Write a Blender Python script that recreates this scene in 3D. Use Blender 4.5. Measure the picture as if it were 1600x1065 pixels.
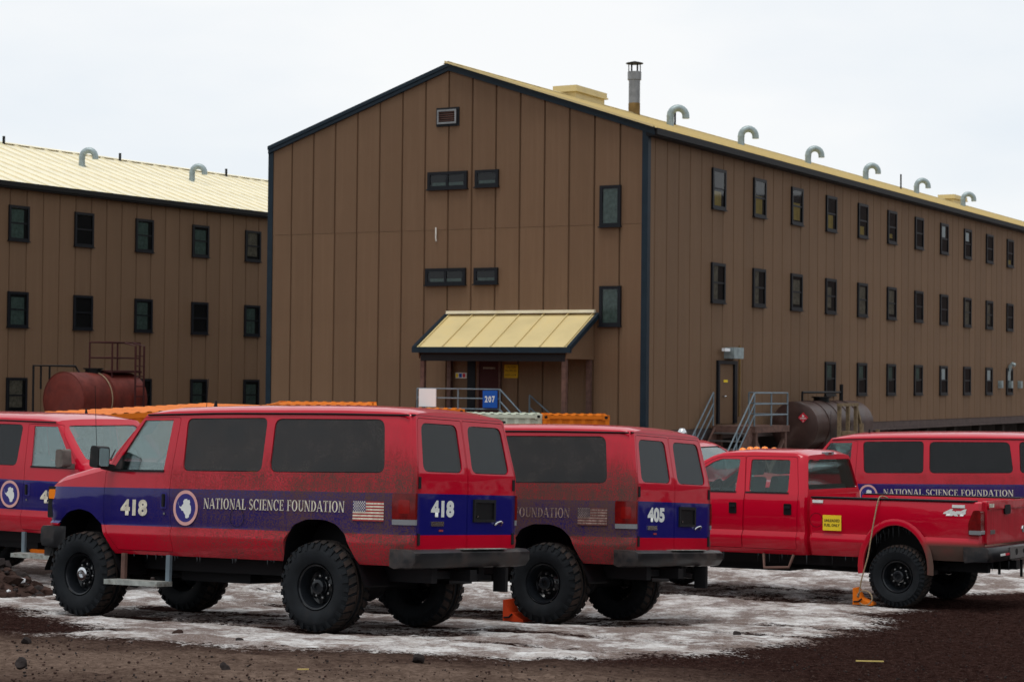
import bpy, bmesh, math, random
import numpy as np
from mathutils import Vector, Matrix, Euler
R = math.radians
random.seed(7); RNG = np.random.default_rng(7)
for o in list(bpy.data.objects): bpy.data.objects.remove(o)
SC = bpy.context.scene
COL = SC.collection

# ---------------------------------------------------------------- camera, sky, sun, exposure
cam_d = bpy.data.cameras.new('camera'); cam = bpy.data.objects.new('camera', cam_d); COL.objects.link(cam)
PITCH, ROLL = 0.0192, 0.0102
_r = Vector((1, 0, 0)); _f = Vector((0, math.cos(PITCH), math.sin(PITCH))); _u = Vector((0, -math.sin(PITCH), math.cos(PITCH)))
_c, _s = math.cos(ROLL), math.sin(ROLL)
_r2 = _c*_r + _s*_u; _u2 = -_s*_r + _c*_u
cam.matrix_world = Matrix(((_r2.x, _u2.x, -_f.x, 0), (_r2.y, _u2.y, -_f.y, 0), (_r2.z, _u2.z, -_f.z, 0), (0, 0, 0, 1)))
cam_d.sensor_width = 36; cam_d.lens = 70.265; cam_d.clip_start = 0.5; cam_d.clip_end = 3000
cam_d.dof.use_dof = True; cam_d.dof.focus_distance = 22.5; cam_d.dof.aperture_fstop = 4.5
SC.camera = cam

SUN_EL, SUN_AZ = R(74), R(205)          # compass-like: direction the light comes from, measured from +Y towards +X
W = bpy.data.worlds.new('World'); SC.world = W; W.use_nodes = True
nt = W.node_tree; nt.nodes.clear()
def N(nt, t, **k):
    n = nt.nodes.new(t)
    for a, v in k.items(): setattr(n, a, v)
    return n
sky = N(nt, 'ShaderNodeTexSky', sky_type='NISHITA', sun_disc=False, sun_elevation=SUN_EL, sun_rotation=SUN_AZ)
tc = N(nt, 'ShaderNodeTexCoord'); mp = N(nt, 'ShaderNodeMapping'); mp.inputs['Scale'].default_value = (1.0, 1.0, 3.0)
nz = N(nt, 'ShaderNodeTexNoise'); nz.inputs['Scale'].default_value = 3.2; nz.inputs['Detail'].default_value = 7; nz.inputs['Roughness'].default_value = .5
rp = N(nt, 'ShaderNodeValToRGB')
rp.color_ramp.elements[0].position = .34; rp.color_ramp.elements[0].color = (.84, .895, .95, 1)
rp.color_ramp.elements[1].position = .62; rp.color_ramp.elements[1].color = (.985, .995, 1.0, 1)
b1 = N(nt, 'ShaderNodeBackground'); b1.inputs[1].default_value = .10
b2 = N(nt, 'ShaderNodeBackground'); b2.inputs[1].default_value = 1.0
mx = N(nt, 'ShaderNodeMixShader'); mx.inputs[0].default_value = .93
wo = N(nt, 'ShaderNodeOutputWorld'); L = nt.links.new
L(tc.outputs['Generated'], mp.inputs[0]); L(mp.outputs[0], nz.inputs['Vector']); L(nz.outputs[0], rp.inputs[0])
L(sky.outputs[0], b1.inputs[0]); L(rp.outputs[0], b2.inputs[0]); L(b1.outputs[0], mx.inputs[1]); L(b2.outputs[0], mx.inputs[2]); L(mx.outputs[0], wo.inputs[0])
sd_ = bpy.data.lights.new('sun', 'SUN'); sd_.energy = 1.45; sd_.angle = R(24); sd_.color = (1, .97, .93)
sun = bpy.data.objects.new('sun', sd_); COL.objects.link(sun)
_d = Vector((math.sin(SUN_AZ)*math.cos(SUN_EL), math.cos(SUN_AZ)*math.cos(SUN_EL), math.sin(SUN_EL)))
sun.rotation_euler = _d.to_track_quat('Z', 'Y').to_euler()
SC.view_settings.view_transform = 'Standard'; SC.view_settings.look = 'None'
SC.view_settings.exposure = 0.02; SC.view_settings.gamma = 1
SC.render.resolution_x, SC.render.resolution_y = 1024, 681

# ---------------------------------------------------------------- materials
MT = {}
def mat(name, col, rough=.6, metal=0, spec=.16, coat=0, var=0, vscale=4, bump=0, bscale=30, emit=None, dirt=None, dscale=2.5, dlo=.5, dhi=.7, damt=.7):
    m = bpy.data.materials.new(name); m.use_nodes = True; t = m.node_tree; p = t.nodes['Principled BSDF']; l = t.links.new
    p.inputs['Base Color'].default_value = (*col, 1); p.inputs['Roughness'].default_value = rough
    p.inputs['Metallic'].default_value = metal; p.inputs['Specular IOR Level'].default_value = spec
    p.inputs['Coat Weight'].default_value = coat; p.inputs['Coat Roughness'].default_value = .08
    co = N(t, 'ShaderNodeTexCoord'); last = None
    if var or dirt:
        n = N(t, 'ShaderNodeTexNoise'); n.inputs['Scale'].default_value = vscale; n.inputs['Detail'].default_value = 6
        l(co.outputs['Object'], n.inputs['Vector'])
        r = N(t, 'ShaderNodeValToRGB'); e = r.color_ramp.elements
        e[0].position = .3; e[1].position = .72
        e[0].color = (*[max(0, c*(1-var)) for c in col], 1); e[1].color = (*[min(1, c*(1+var)) for c in col], 1)
        l(n.outputs[0], r.inputs[0]); last = r.outputs[0]
    if dirt:
        n2 = N(t, 'ShaderNodeTexNoise'); n2.inputs['Scale'].default_value = dscale; n2.inputs['Detail'].default_value = 9; n2.inputs['Roughness'].default_value = .65
        l(co.outputs['Object'], n2.inputs['Vector'])
        mr = N(t, 'ShaderNodeMapRange'); mr.inputs[1].default_value = dlo; mr.inputs[2].default_value = dhi; mr.inputs[4].default_value = damt
        l(n2.outputs[0], mr.inputs[0]); mxn = N(t, 'ShaderNodeMix', data_type='RGBA')
        mxn.inputs[7].default_value = (*dirt, 1); l(mr.outputs[0], mxn.inputs[0]); l(last, mxn.inputs[6]); last = mxn.outputs[2]
        mr2 = N(t, 'ShaderNodeMix'); mr2.inputs[2].default_value = rough; mr2.inputs[3].default_value = .85
        l(mr.outputs[0], mr2.inputs[0]); l(mr2.outputs[0], p.inputs['Roughness'])
    if last: l(last, p.inputs['Base Color'])
    if bump:
        n3 = N(t, 'ShaderNodeTexNoise'); n3.inputs['Scale'].default_value = bscale; n3.inputs['Detail'].default_value = 5
        b = N(t, 'ShaderNodeBump'); b.inputs['Strength'].default_value = bump; b.inputs['Distance'].default_value = .02
        l(co.outputs['Object'], n3.inputs['Vector']); l(n3.outputs[0], b.inputs['Height']); l(b.outputs[0], p.inputs['Normal'])
    if emit: p.inputs['Emission Color'].default_value = (*emit[:3], 1); p.inputs['Emission Strength'].default_value = emit[3]
    MT[name] = m; return m

def math_n(t, op, a, b=None, clamp=False):
    n = N(t, 'ShaderNodeMath', operation=op, use_clamp=clamp)
    for i, v in ((0, a), (1, b)):
        if v is None: continue
        if isinstance(v, (int, float)): n.inputs[i].default_value = v
        else: t.links.new(v, n.inputs[i])
    return n.outputs[0]
def maprange(t, v, a, b, c=0., d=1.):
    n = N(t, 'ShaderNodeMapRange', interpolation_type='SMOOTHSTEP'); n.inputs[1].default_value = a; n.inputs[2].default_value = b; n.inputs[3].default_value = c; n.inputs[4].default_value = d
    t.links.new(v, n.inputs[0]); return n.outputs[0]
def mixc(t, f, a, b):
    n = N(t, 'ShaderNodeMix', data_type='RGBA')
    for s, v in ((0, f), (6, a), (7, b)):
        if isinstance(v, (int, float)): n.inputs[s].default_value = v
        elif isinstance(v, tuple): n.inputs[s].default_value = (*v, 1)
        else: t.links.new(v, n.inputs[s])
    return n.outputs[2]
RED = (.47, .0006, .018); BLUE = (.005, .006, .125); DUST = (.095, .050, .044)
def paint(name, amt, stripe=True, mud=False):
    m = bpy.data.materials.new(name); m.use_nodes = True; t = m.node_tree; p = t.nodes['Principled BSDF']; l = t.links.new
    co = N(t, 'ShaderNodeTexCoord'); sp = N(t, 'ShaderNodeSeparateXYZ'); l(co.outputs['Object'], sp.inputs[0])
    x, y, z = sp.outputs; base = RED
    if stripe:
        s1 = maprange(t, z, 1.061, 1.066); s2 = maprange(t, z, 1.487, 1.492, 1, 0)
        base = mixc(t, math_n(t, 'MULTIPLY', s1, s2), RED, BLUE)
    ay = math_n(t, 'ABSOLUTE', y)
    side = maprange(t, ay, .80, .96)
    nb = N(t, 'ShaderNodeTexNoise'); nb.inputs['Scale'].default_value = 1.7; nb.inputs['Detail'].default_value = 5; l(co.outputs['Object'], nb.inputs['Vector'])
    nf = N(t, 'ShaderNodeTexNoise'); nf.inputs['Scale'].default_value = 75; nf.inputs['Detail'].default_value = 3; nf.inputs['Roughness'].default_value = .8; l(co.outputs['Object'], nf.inputs['Vector'])
    mpn = N(t, 'ShaderNodeMapping'); mpn.inputs['Scale'].default_value = (26, 26, 1.2); l(co.outputs['Object'], mpn.inputs[0])
    ns = N(t, 'ShaderNodeTexNoise'); ns.inputs['Scale'].default_value = 1.; ns.inputs['Detail'].default_value = 4; l(mpn.outputs[0], ns.inputs['Vector'])
    if mud:
        zf = maprange(t, z, 1.15, .62); xf = maprange(t, x, 3.2, -1.1, .25, 1.)
        mudq = math_n(t, 'MULTIPLY', maprange(t, z, .98, .86), maprange(t, x, -.25, -.5))
        rear = math_n(t, 'MULTIPLY', maprange(t, x, -1.15, -1.2), .22)
    else:
        za = maprange(t, z, 2.15, 1.5, .22, 1.); zb = maprange(t, z, .70, 1.05, .75, 1.)
        zf = math_n(t, 'MULTIPLY', za, zb); xf = maprange(t, x, 3.35, .4, .10, 1.)
    k = math_n(t, 'MULTIPLY', zf, xf)
    k = math_n(t, 'MULTIPLY', k, side)
    tex = math_n(t, 'ADD', math_n(t, 'MULTIPLY', maprange(t, nb.outputs[0], .25, .7), .40), math_n(t, 'MULTIPLY', maprange(t, nf.outputs[0], .40, .62), .75))
    tex = math_n(t, 'MULTIPLY', tex, maprange(t, ns.outputs[0], .28, .6, .62, 1.))
    k = math_n(t, 'MULTIPLY', math_n(t, 'MULTIPLY', k, tex), amt, True)
    if mud:
        k = math_n(t, 'MAXIMUM', k, math_n(t, 'MULTIPLY', mudq, maprange(t, nb.outputs[0], .2, .5, .75, 1)))
        k = math_n(t, 'MAXIMUM', k, math_n(t, 'MULTIPLY', rear, maprange(t, ns.outputs[0], .4, .62)))
    else:
        k = math_n(t, 'ADD', k, math_n(t, 'MULTIPLY', maprange(t, nf.outputs[0], .55, .8), .03), True)
    l(mixc(t, k, base, (.10, .062, .05) if mud else DUST), p.inputs['Base Color'])
    l(maprange(t, k, 0, .7, .30, .85), p.inputs['Roughness'])
    l(maprange(t, k, 0, .6, .75, .0), p.inputs['Coat Weight']); p.inputs['Coat Roughness'].default_value = .06; p.inputs['Coat IOR'].default_value = 1.45
    p.inputs['Specular IOR Level'].default_value = .08
    nd = N(t, 'ShaderNodeTexNoise'); nd.inputs['Scale'].default_value = 2.3; nd.inputs['Detail'].default_value = 2; l(co.outputs['Object'], nd.inputs['Vector'])
    bp = N(t, 'ShaderNodeBump'); bp.inputs['Strength'].default_value = .5; bp.inputs['Distance'].default_value = .012; l(nd.outputs[0], bp.inputs['Height']); l(bp.outputs[0], p.inputs['Normal']); l(bp.outputs[0], p.inputs['Coat Normal'])
    MT[name] = m
paint('paint', 1.45); paint('paint_heavy', 2.0); paint('paint_light', .6); paint('paint_truck', .5, False, True)

def glass(name, tint, fac_dust=0, dustcol=(.11, .10, .10), refl=.0):
    m = bpy.data.materials.new(name); m.use_nodes = True; t = m.node_tree; t.nodes.clear(); l = t.links.new
    out = N(t, 'ShaderNodeOutputMaterial'); tr = N(t, 'ShaderNodeBsdfTransparent'); tr.inputs[0].default_value = (*tint, 1)
    gl = N(t, 'ShaderNodeBsdfGlossy'); gl.inputs['Roughness'].default_value = .03
    fr = N(t, 'ShaderNodeFresnel'); fr.inputs[0].default_value = 1.5
    a = N(t, 'ShaderNodeMixShader'); l(math_n(t, 'ADD', math_n(t, 'MULTIPLY', fr.outputs[0], .75), refl, True), a.inputs[0]); l(tr.outputs[0], a.inputs[1]); l(gl.outputs[0], a.inputs[2])
    last = a.outputs[0]
    if fac_dust:
        co = N(t, 'ShaderNodeTexCoord')
        n1 = N(t, 'ShaderNodeTexNoise'); n1.inputs['Scale'].default_value = 85; n1.inputs['Detail'].default_value = 4; n1.inputs['Roughness'].default_value = .85; l(co.outputs['Object'], n1.inputs['Vector'])
        n2 = N(t, 'ShaderNodeTexNoise'); n2.inputs['Scale'].default_value = 2.2; n2.inputs['Detail'].default_value = 4; l(co.outputs['Object'], n2.inputs['Vector'])
        k = math_n(t, 'MULTIPLY', maprange(t, n1.outputs[0], .42, .62, .12, 1), maprange(t, n2.outputs[0], .36, .60, .35, 1))
        k = math_n(t, 'MULTIPLY', k, fac_dust, True)
        df = N(t, 'ShaderNodeBsdfDiffuse'); df.inputs[0].default_value = (*dustcol, 1)
        b = N(t, 'ShaderNodeMixShader'); l(k, b.inputs[0]); l(last, b.inputs[1]); l(df.outputs[0], b.inputs[2]); last = b.outputs[0]
    l(last, out.inputs[0]); MT[name] = m
glass('glass_clear', (.80, .92, .92), refl=.0); glass('glass_tint', (.18, .21, .23), .10, (.10, .10, .105)); glass('glass_dusty', (.16, .18, .20), .50, (.10, .086, .08))
glass('glass_house', (.74, .78, .78), refl=.0); glass('glass_truck', (.82, .94, .93), .01, refl=.0); glass('glass_rear', (.20, .23, .24), .03)

def wall_mat(name, col, axis):
    m = mat(name, col, .65, var=.05, vscale=.9, spec=.12)
    t = m.node_tree; l = t.links.new; p = t.nodes['Principled BSDF']
    co = N(t, 'ShaderNodeTexCoord'); wv = N(t, 'ShaderNodeTexWave', wave_type='BANDS', bands_direction=axis, wave_profile='SIN'); wv.inputs['Scale'].default_value = 7.5
    b = N(t, 'ShaderNodeBump'); b.inputs['Strength'].default_value = .55; b.inputs['Distance'].default_value = .012
    l(co.outputs['Object'], wv.inputs['Vector']); l(wv.outputs[0], b.inputs['Height']); l(b.outputs[0], p.inputs['Normal'])
    # rain streaks and faded patches
    base = p.inputs['Base Color'].links[0].from_socket
    mpn = N(t, 'ShaderNodeMapping'); mpn.inputs['Scale'].default_value = (9, 9, .35); l(co.outputs['Object'], mpn.inputs[0])
    oi = N(t, 'ShaderNodeObjectInfo'); va = N(t, 'ShaderNodeVectorMath', operation='ADD'); l(mpn.outputs[0], va.inputs[0]); 
    cmb = N(t, 'ShaderNodeCombineXYZ'); l(math_n(t, 'MULTIPLY', oi.outputs['Random'], 90.), cmb.inputs[0]); l(cmb.outputs[0], va.inputs[1])
    ns = N(t, 'ShaderNodeTexNoise'); ns.inputs['Scale'].default_value = 1; ns.inputs['Detail'].default_value = 5; l(va.outputs[0], ns.inputs['Vector'])
    f = maprange(t, ns.outputs[0], .42, .75, 0, .14)
    c2 = mixc(t, f, base, tuple(min(1, c*1.45+.015) for c in col))
    hs = N(t, 'ShaderNodeHueSaturation'); l(c2, hs.inputs['Color']); l(maprange(t, oi.outputs['Random'], 0, 1, .955, 1.045), hs.inputs['Value'])
    l(hs.outputs[0], p.inputs['Base Color']); return m
BR = (.158, .096, .057)
wall_mat('wall_panel', BR, 'X')
mat('joint', (.032, .018, .011), .8); mat('trim', (.010, .020, .030), .4, var=.15); mat('frame', (.008, .009, .012), .4)
mat('roof', (.61, .495, .255), .45, var=.10, vscale=1.2, dirt=(.55, .40, .15), dscale=1.2, dlo=.5, dhi=.8, damt=.5)
mat('roof_pale', (.80, .74, .56), .45, var=.08, vscale=1.2, dirt=(.64, .52, .26), dscale=1.5, dlo=.5, dhi=.75, damt=.45)
mat('galv', (.30, .36, .37), .45, .5, var=.25, vscale=6); mat('galv_rail', (.15, .19, .22), .5, .3, var=.2)
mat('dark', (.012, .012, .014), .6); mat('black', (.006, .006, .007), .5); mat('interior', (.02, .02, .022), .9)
mat('skirt', (.085, .062, .058), .7, var=.2); mat('pier_and_shade', (.03, .024, .022), .9, var=.3)
mat('blind_tan', (.42, .30, .10), .8, var=.2); mat('curtain', (.22, .19, .15), .9, var=.4, vscale=12); mat('curtain_green', (.12, .17, .15), .9, var=.3, vscale=12); mat('white_board_and_glint', (.75, .78, .8), .8)
mat('rust_beam', (.11, .062, .05), .75, var=.3, vscale=8); mat('wood', (.17, .125, .075), .85, var=.3, vscale=12, bump=.3)
mat('tank_red', (.135, .026, .019), .5, var=.25, vscale=2, dirt=(.06, .018, .016), dscale=1.5, dlo=.45, dhi=.7, damt=.8)
mat('tank_brown', (.050, .028, .024), .38, var=.3, vscale=2, dirt=(.11, .08, .07), dscale=2, dlo=.55, dhi=.75, damt=.6); mat('maroon', (.045, .012, .012), .6)
mat('orange', (.64, .155, .008), .55, var=.12, vscale=2, dirt=(.10, .035, .015), dscale=3.5, dlo=.58, dhi=.72, damt=.8)
mat('cont_white', (.50, .54, .44), .6, var=.12, dirt=(.30, .15, .04), dscale=3, dlo=.6, dhi=.74, damt=.7)
mat('rubber', (.009, .011, .0135), .7, var=.25, vscale=9, dirt=(.03, .022, .018), dscale=5, dlo=.55, dhi=.8, damt=.4); mat('tread', (.022, .019, .018), .85, var=.3, vscale=9, dirt=(.06, .038, .03), dscale=6, dlo=.45, dhi=.68, damt=.75)
mat('rubber_letter', (.05, .055, .06), .7)
mat('rim', (.010, .012, .015), .3, .2, coat=.4); mat('chrome', (.6, .62, .64), .18, 1); mat('steel', (.22, .22, .22), .4, .9, var=.2)
mat('bumper', (.010, .011, .013), .35, spec=.4, var=.3, dirt=(.075, .05, .042), dscale=3.2, dlo=.5, dhi=.75, damt=.75); mat('plastic', (.016, .017, .018), .5, var=.3, dirt=(.08, .06, .055), dscale=4, dlo=.5, dhi=.7, damt=.6)
mat('plastic_grey', (.13, .11, .10), .8, var=.3, vscale=8)
mat('amber', (.85, .22, .008), .25, coat=.6); mat('lamp_red', (.13, .004, .004), .25, coat=.3, var=.4, vscale=9); mat('lamp_bright', (.20, .005, .004), .25, coat=.2); mat('lamp_white', (.20, .205, .22), .25, coat=.3)
mat('white', (.68, .67, .62), .6, var=.12, vscale=20); mat('decal', (.62, .58, .48), .65, var=.3, vscale=14, dirt=(.22, .14, .12), dscale=30, dlo=.48, dhi=.7, damt=.55)
mat('decal_dusty', (.30, .22, .19), .8, var=.5, vscale=10, dirt=(.12, .075, .065), dscale=30, dlo=.42, dhi=.62, damt=.9)
mat('decal_clean', (.66, .68, .66), .5, var=.06); mat('pink', (.62, .34, .32), .6, var=.12, vscale=15); mat('navy', (.035, .03, .17), .5); mat('flag_red', (.30, .035, .035), .6, var=.3, vscale=20); mat('flag_blue', (.05, .05, .15), .6, var=.3, vscale=20)
mat('yellow', (.78, .56, .03), .5, var=.1); mat('sign_yellow', (.55, .36, .02), .6, var=.1); mat('sign_blue', (.01, .08, .36), .5); mat('sign_red', (.5, .02, .04), .5)
mat('seat', (.10, .12, .12), .9, var=.2); mat('galv_step', (.32, .34, .32), .6, .3, var=.3, vscale=10, dirt=(.10, .07, .05), dscale=8, dlo=.5, dhi=.65)
mat('rock', (.030, .024, .023), .9, spec=.1, var=.5, vscale=6, bump=.5); mat('rock_brown', (.045, .026, .021), .9, spec=.1, var=.4, vscale=6, bump=.5); mat('rope', (.30, .22, .14), .9, var=.3, vscale=40, bump=.5, bscale=120)
mat('ice', (.62, .64, .66), .25); mat('stick', (.55, .42, .14), .7, var=.2); mat('chock', (.72, .17, .012), .55, var=.15); mat('chock_red', (.50, .05, .012), .55, var=.15); mat('brown_stain', (.19, .12, .045), .8, var=.3)
mat('decal_red', (.13, .05, .047), .8, var=.4, vscale=20); mat('decal_blue', (.07, .055, .07), .8, var=.4, vscale=20)
mat('trim_grey', (.17, .18, .18), .8)
# ---------------------------------------------------------------- mesh helpers
class MB:
    def __init__(s): s.v = []; s.f = []; s.m = []
    def add(s, vs, fs, mi=0):
        k = len(s.v); s.v += [tuple(v) for v in vs]; s.f += [tuple(i+k for i in f) for f in fs]; s.m += [mi]*len(fs); return s
    def box(s, x0, x1, y0, y1, z0, z1, mi=0, rot=None, piv=None):
        vs = [Vector((x, y, z)) for x in (x0, x1) for y in (y0, y1) for z in (z0, z1)]
        if rot is not None:
            c = Vector(piv) if piv else Vector(((x0+x1)/2, (y0+y1)/2, (z0+z1)/2)); M3 = Euler(rot).to_matrix(); vs = [M3 @ (v-c)+c for v in vs]
        return s.add(vs, [(0, 1, 3, 2), (4, 6, 7, 5), (0, 4, 5, 1), (2, 3, 7, 6), (0, 2, 6, 4), (1, 5, 7, 3)], mi)
    def bar(s, a, b, w, h=None, mi=0):          # square bar between two points
        a, b = Vector(a), Vector(b); h = h or w; d = (b-a).normalized()
        u = d.cross(Vector((0, 0, 1))); u = u.normalized() if u.length > 1e-4 else Vector((1, 0, 0)); n = u.cross(d)
        vs = [p+u*sx*w/2+n*sy*h/2 for p in (a, b) for sx, sy in ((-1, -1), (1, -1), (1, 1), (-1, 1))]
        return s.add(vs, [(3, 2, 1, 0), (4, 5, 6, 7), (0, 1, 5, 4), (1, 2, 6, 5), (2, 3, 7, 6), (3, 0, 4, 7)], mi)
    def tube(s, pts, r, n=8, mi=0, cap=True):
        pts = [Vector(p) for p in pts]; rs = r if isinstance(r, (list, tuple)) else [r]*len(pts); vs = []; u = None
        for i, p in enumerate(pts):
            d = (pts[min(i+1, len(pts)-1)]-pts[max(i-1, 0)]).normalized()
            if u is None: u = d.cross(Vector((0, 0, 1))); u = u.normalized() if u.length > 1e-3 else Vector((1, 0, 0))
            else: u = (u-d*u.dot(d)).normalized()
            w = d.cross(u)
            vs += [p+(u*math.cos(2*math.pi*k/n)+w*math.sin(2*math.pi*k/n))*rs[i] for k in range(n)]
        fs = [(i*n+k, i*n+(k+1) % n, (i+1)*n+(k+1) % n, (i+1)*n+k) for i in range(len(pts)-1) for k in range(n)]
        if cap: fs += [tuple(range(n-1, -1, -1)), tuple((len(pts)-1)*n+k for k in range(n))]
        return s.add(vs, fs, mi)
    def lathe(s, prof, n=24, axis='y', c=(0, 0, 0), mi=0, close=False):     # prof: (radius, along)
        vs = []
        for r, a in prof:
            for k in range(n):
                t = 2*math.pi*k/n; p, q = r*math.cos(t), r*math.sin(t)
                v = {'y': (p, a, q), 'x': (a, p, q), 'z': (p, q, a)}[axis]; vs.append((v[0]+c[0], v[1]+c[1], v[2]+c[2]))
        m = len(prof); fs = []
        for i in range(m if close else m-1):
            for k in range(n):
                f = (i*n+k, i*n+(k+1) % n, ((i+1) % m)*n+(k+1) % n, ((i+1) % m)*n+k); fs.append(f if axis == 'y' else f)
        return s.add(vs, fs, mi)
    def prism(s, poly, axis, a, b, mi=0):        # poly in the two other axes (order x,y,z)
        n = len(poly); ar = sum(poly[i][0]*poly[(i+1) % n][1]-poly[(i+1) % n][0]*poly[i][1] for i in range(n))
        if ar < 0: poly = poly[::-1]
        f3 = {'x': lambda p, t: (t, p[0], p[1]), 'y': lambda p, t: (p[0], t, p[1]), 'z': lambda p, t: (p[0], p[1], t)}[axis]
        vs = [f3(p, a) for p in poly]+[f3(p, b) for p in poly]
        fs = [tuple(range(n-1, -1, -1)), tuple(range(n, 2*n))]+[(i, (i+1) % n, n+(i+1) % n, n+i) for i in range(n)]
        if axis == 'y': fs = [f[::-1] for f in fs]
        return s.add(vs, fs, mi)
    def sheet(s, poly, axis, t, mi=0, flip=False):
        n = len(poly); f3 = {'x': lambda p: (t, p[0], p[1]), 'y': lambda p: (p[0], t, p[1]), 'z': lambda p: (p[0], p[1], t)}[axis]
        f = tuple(range(n)); return s.add([f3(p) for p in poly], [f[::-1] if flip else f], mi)
    def mesh(s, name, smooth=None, fix=False):
        me = bpy.data.meshes.new(name); me.from_pydata(s.v, [], s.f); me.update()
        if len(set(s.m)) > 1: me.polygons.foreach_set('material_index', s.m)
        if fix:
            bm = bmesh.new(); bm.from_mesh(me); bmesh.ops.recalc_face_normals(bm, faces=bm.faces); bm.to_mesh(me); bm.free()
        if smooth is not None: shade(me, smooth)
        return me
def shade(me, ang=35):
    me.polygons.foreach_set('use_smooth', [True]*len(me.polygons)); me.set_sharp_from_angle(angle=R(ang)); return me
def mats(me, ms):
    if me.materials: me.materials.clear()
    for m in (ms if isinstance(ms, (list, tuple)) else [ms]): me.materials.append(MT[m])
    return me
def obj(name, me, m=None, parent=None, loc=None, rot=None, label=None):
    if isinstance(me, MB): me = me.mesh(name)
    if m is not None and (not me.materials): mats(me, m)
    o = bpy.data.objects.new(name, me); COL.objects.link(o)
    if parent is not None: o.parent = parent
    if loc is not None: o.location = loc
    if rot is not None: o.rotation_euler = rot
    if label: o['label'] = label
    return o
def tag(o, label, cat, group=None, kind=None):
    o['label'] = label
    if cat: o['category'] = cat
    if group: o['group'] = group
    if kind: o['kind'] = kind
    return o
def thing(name, label, cat, loc=(0, 0, 0), rot=(0, 0, 0), group=None):
    o = bpy.data.objects.new(name, None); COL.objects.link(o); o.location = loc; o.rotation_euler = rot; o.empty_display_size = .2
    return tag(o, label, cat, group)
def rnd(poly, r, n=4):
    out = []; k = len(poly)
    for i in range(k):
        p = Vector(poly[i]); a = Vector(poly[i-1])-p; b = Vector(poly[(i+1) % k])-p
        q = min(r, a.length*.45, b.length*.45); A = p+a.normalized()*q; B = p+b.normalized()*q
        for j in range(n+1):
            t = j/n; out.append(tuple((1-t)**2*A+2*t*(1-t)*p+t*t*B))
    return out
def grow(poly, d):
    n = len(poly); ar = sum(poly[i][0]*poly[(i+1) % n][1]-poly[(i+1) % n][0]*poly[i][1] for i in range(n)); sg = 1 if ar > 0 else -1; out = []
    for i in range(n):
        p = Vector(poly[i]); a = (p-Vector(poly[i-1])).normalized(); b = (Vector(poly[(i+1) % n])-p).normalized()
        na = Vector((a.y, -a.x)); nb = Vector((b.y, -b.x)); m = (na+nb); m = m/max(.35, m.length_squared/2) if m.length > 1e-6 else na
        out.append(tuple(p+m*d*sg))
    return out
def boolean(a, b, op):
    oa = bpy.data.objects.new('tmp_a', a); ob = bpy.data.objects.new('tmp_b', b); COL.objects.link(oa); COL.objects.link(ob)
    md = oa.modifiers.new('b', 'BOOLEAN'); md.operation = op; md.solver = 'EXACT'; md.object = ob; md.use_self = False
    dg = bpy.context.evaluated_depsgraph_get(); dg.update()
    me = bpy.data.meshes.new_from_object(oa.evaluated_get(dg)); bpy.data.objects.remove(oa); bpy.data.objects.remove(ob)
    return me
def text_mesh(txt, size, bold=0., shear=0., width=None):
    cu = bpy.data.curves.new('t', 'FONT'); cu.body = txt; cu.size = size; cu.offset = bold; cu.shear = shear; cu.align_x = 'CENTER'; cu.align_y = 'CENTER'; cu.fill_mode = 'FRONT'; cu.resolution_u = 3; cu.space_character = 1.05
    o = bpy.data.objects.new('t', cu); COL.objects.link(o); dg = bpy.context.evaluated_depsgraph_get(); dg.update()
    me = bpy.data.meshes.new_from_object(o.evaluated_get(dg)); bpy.data.objects.remove(o)
    xs = [v.co.x for v in me.vertices]; ys = [v.co.y for v in me.vertices]; cx = (min(xs)+max(xs))/2; cy = (min(ys)+max(ys))/2
    k = width/(max(xs)-min(xs)) if width else 1; kz = size/(max(ys)-min(ys)) if len(set(txt)) and '\n' not in txt else 1
    for v in me.vertices: v.co = ((v.co.x-cx)*k, 0, (v.co.y-cy)*kz)          # upright, reading along +x, facing -y
    me.materials.clear(); return me
def icosphere(r, sub=1):
    bm = bmesh.new(); bmesh.ops.create_icosphere(bm, subdivisions=sub, radius=r); v = np.array([p.co[:] for p in bm.verts]); f = [tuple(q.index for q in p.verts) for p in bm.faces]; bm.free(); return v, f
ICO = icosphere(1, 1)

# ---------------------------------------------------------------- poses of the vehicles (origin: ground under the rear axle; x forward, y left)
POSE = {'A': ((-1.473, 21.825, -2.742), (.055, .025, 2.536), 3.54), 'B': ((.9594, 24.765, -2.9864), (.0633, .0292, 2.5427), 3.505),
        'C': ((-8.3315, 30.495, -2.9987), (-.0087, .0011, -.5337), 3.505), 'D': ((8.9054, 37.4031, -3.3149), (-.0037, .0305, 2.5958), 3.505),
        'P': ((5.87, 28.3137, -3.1011), (.0188, .0156, 2.5555), 4.38), 'Q': ((.85, 37.8, -3.20), (0.0, 0.0, R(-30)), 4.38)}
CT = []
for k, (l_, r_, wb) in POSE.items():
    Mx = Matrix.Translation(l_) @ Euler(r_).to_matrix().to_4x4()
    for x in (0, wb):
        for y in (.86, -.86): CT.append(tuple(Mx @ Vector((x, y, 0))))
for X in (-9, -3, 3, 10):
    for Y in (-30, -10, 2, 9, 14.5): CT.append((X, Y, -1.51-.054*Y-.022*X if Y > 0 else -1.51-.022*X))
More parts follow.
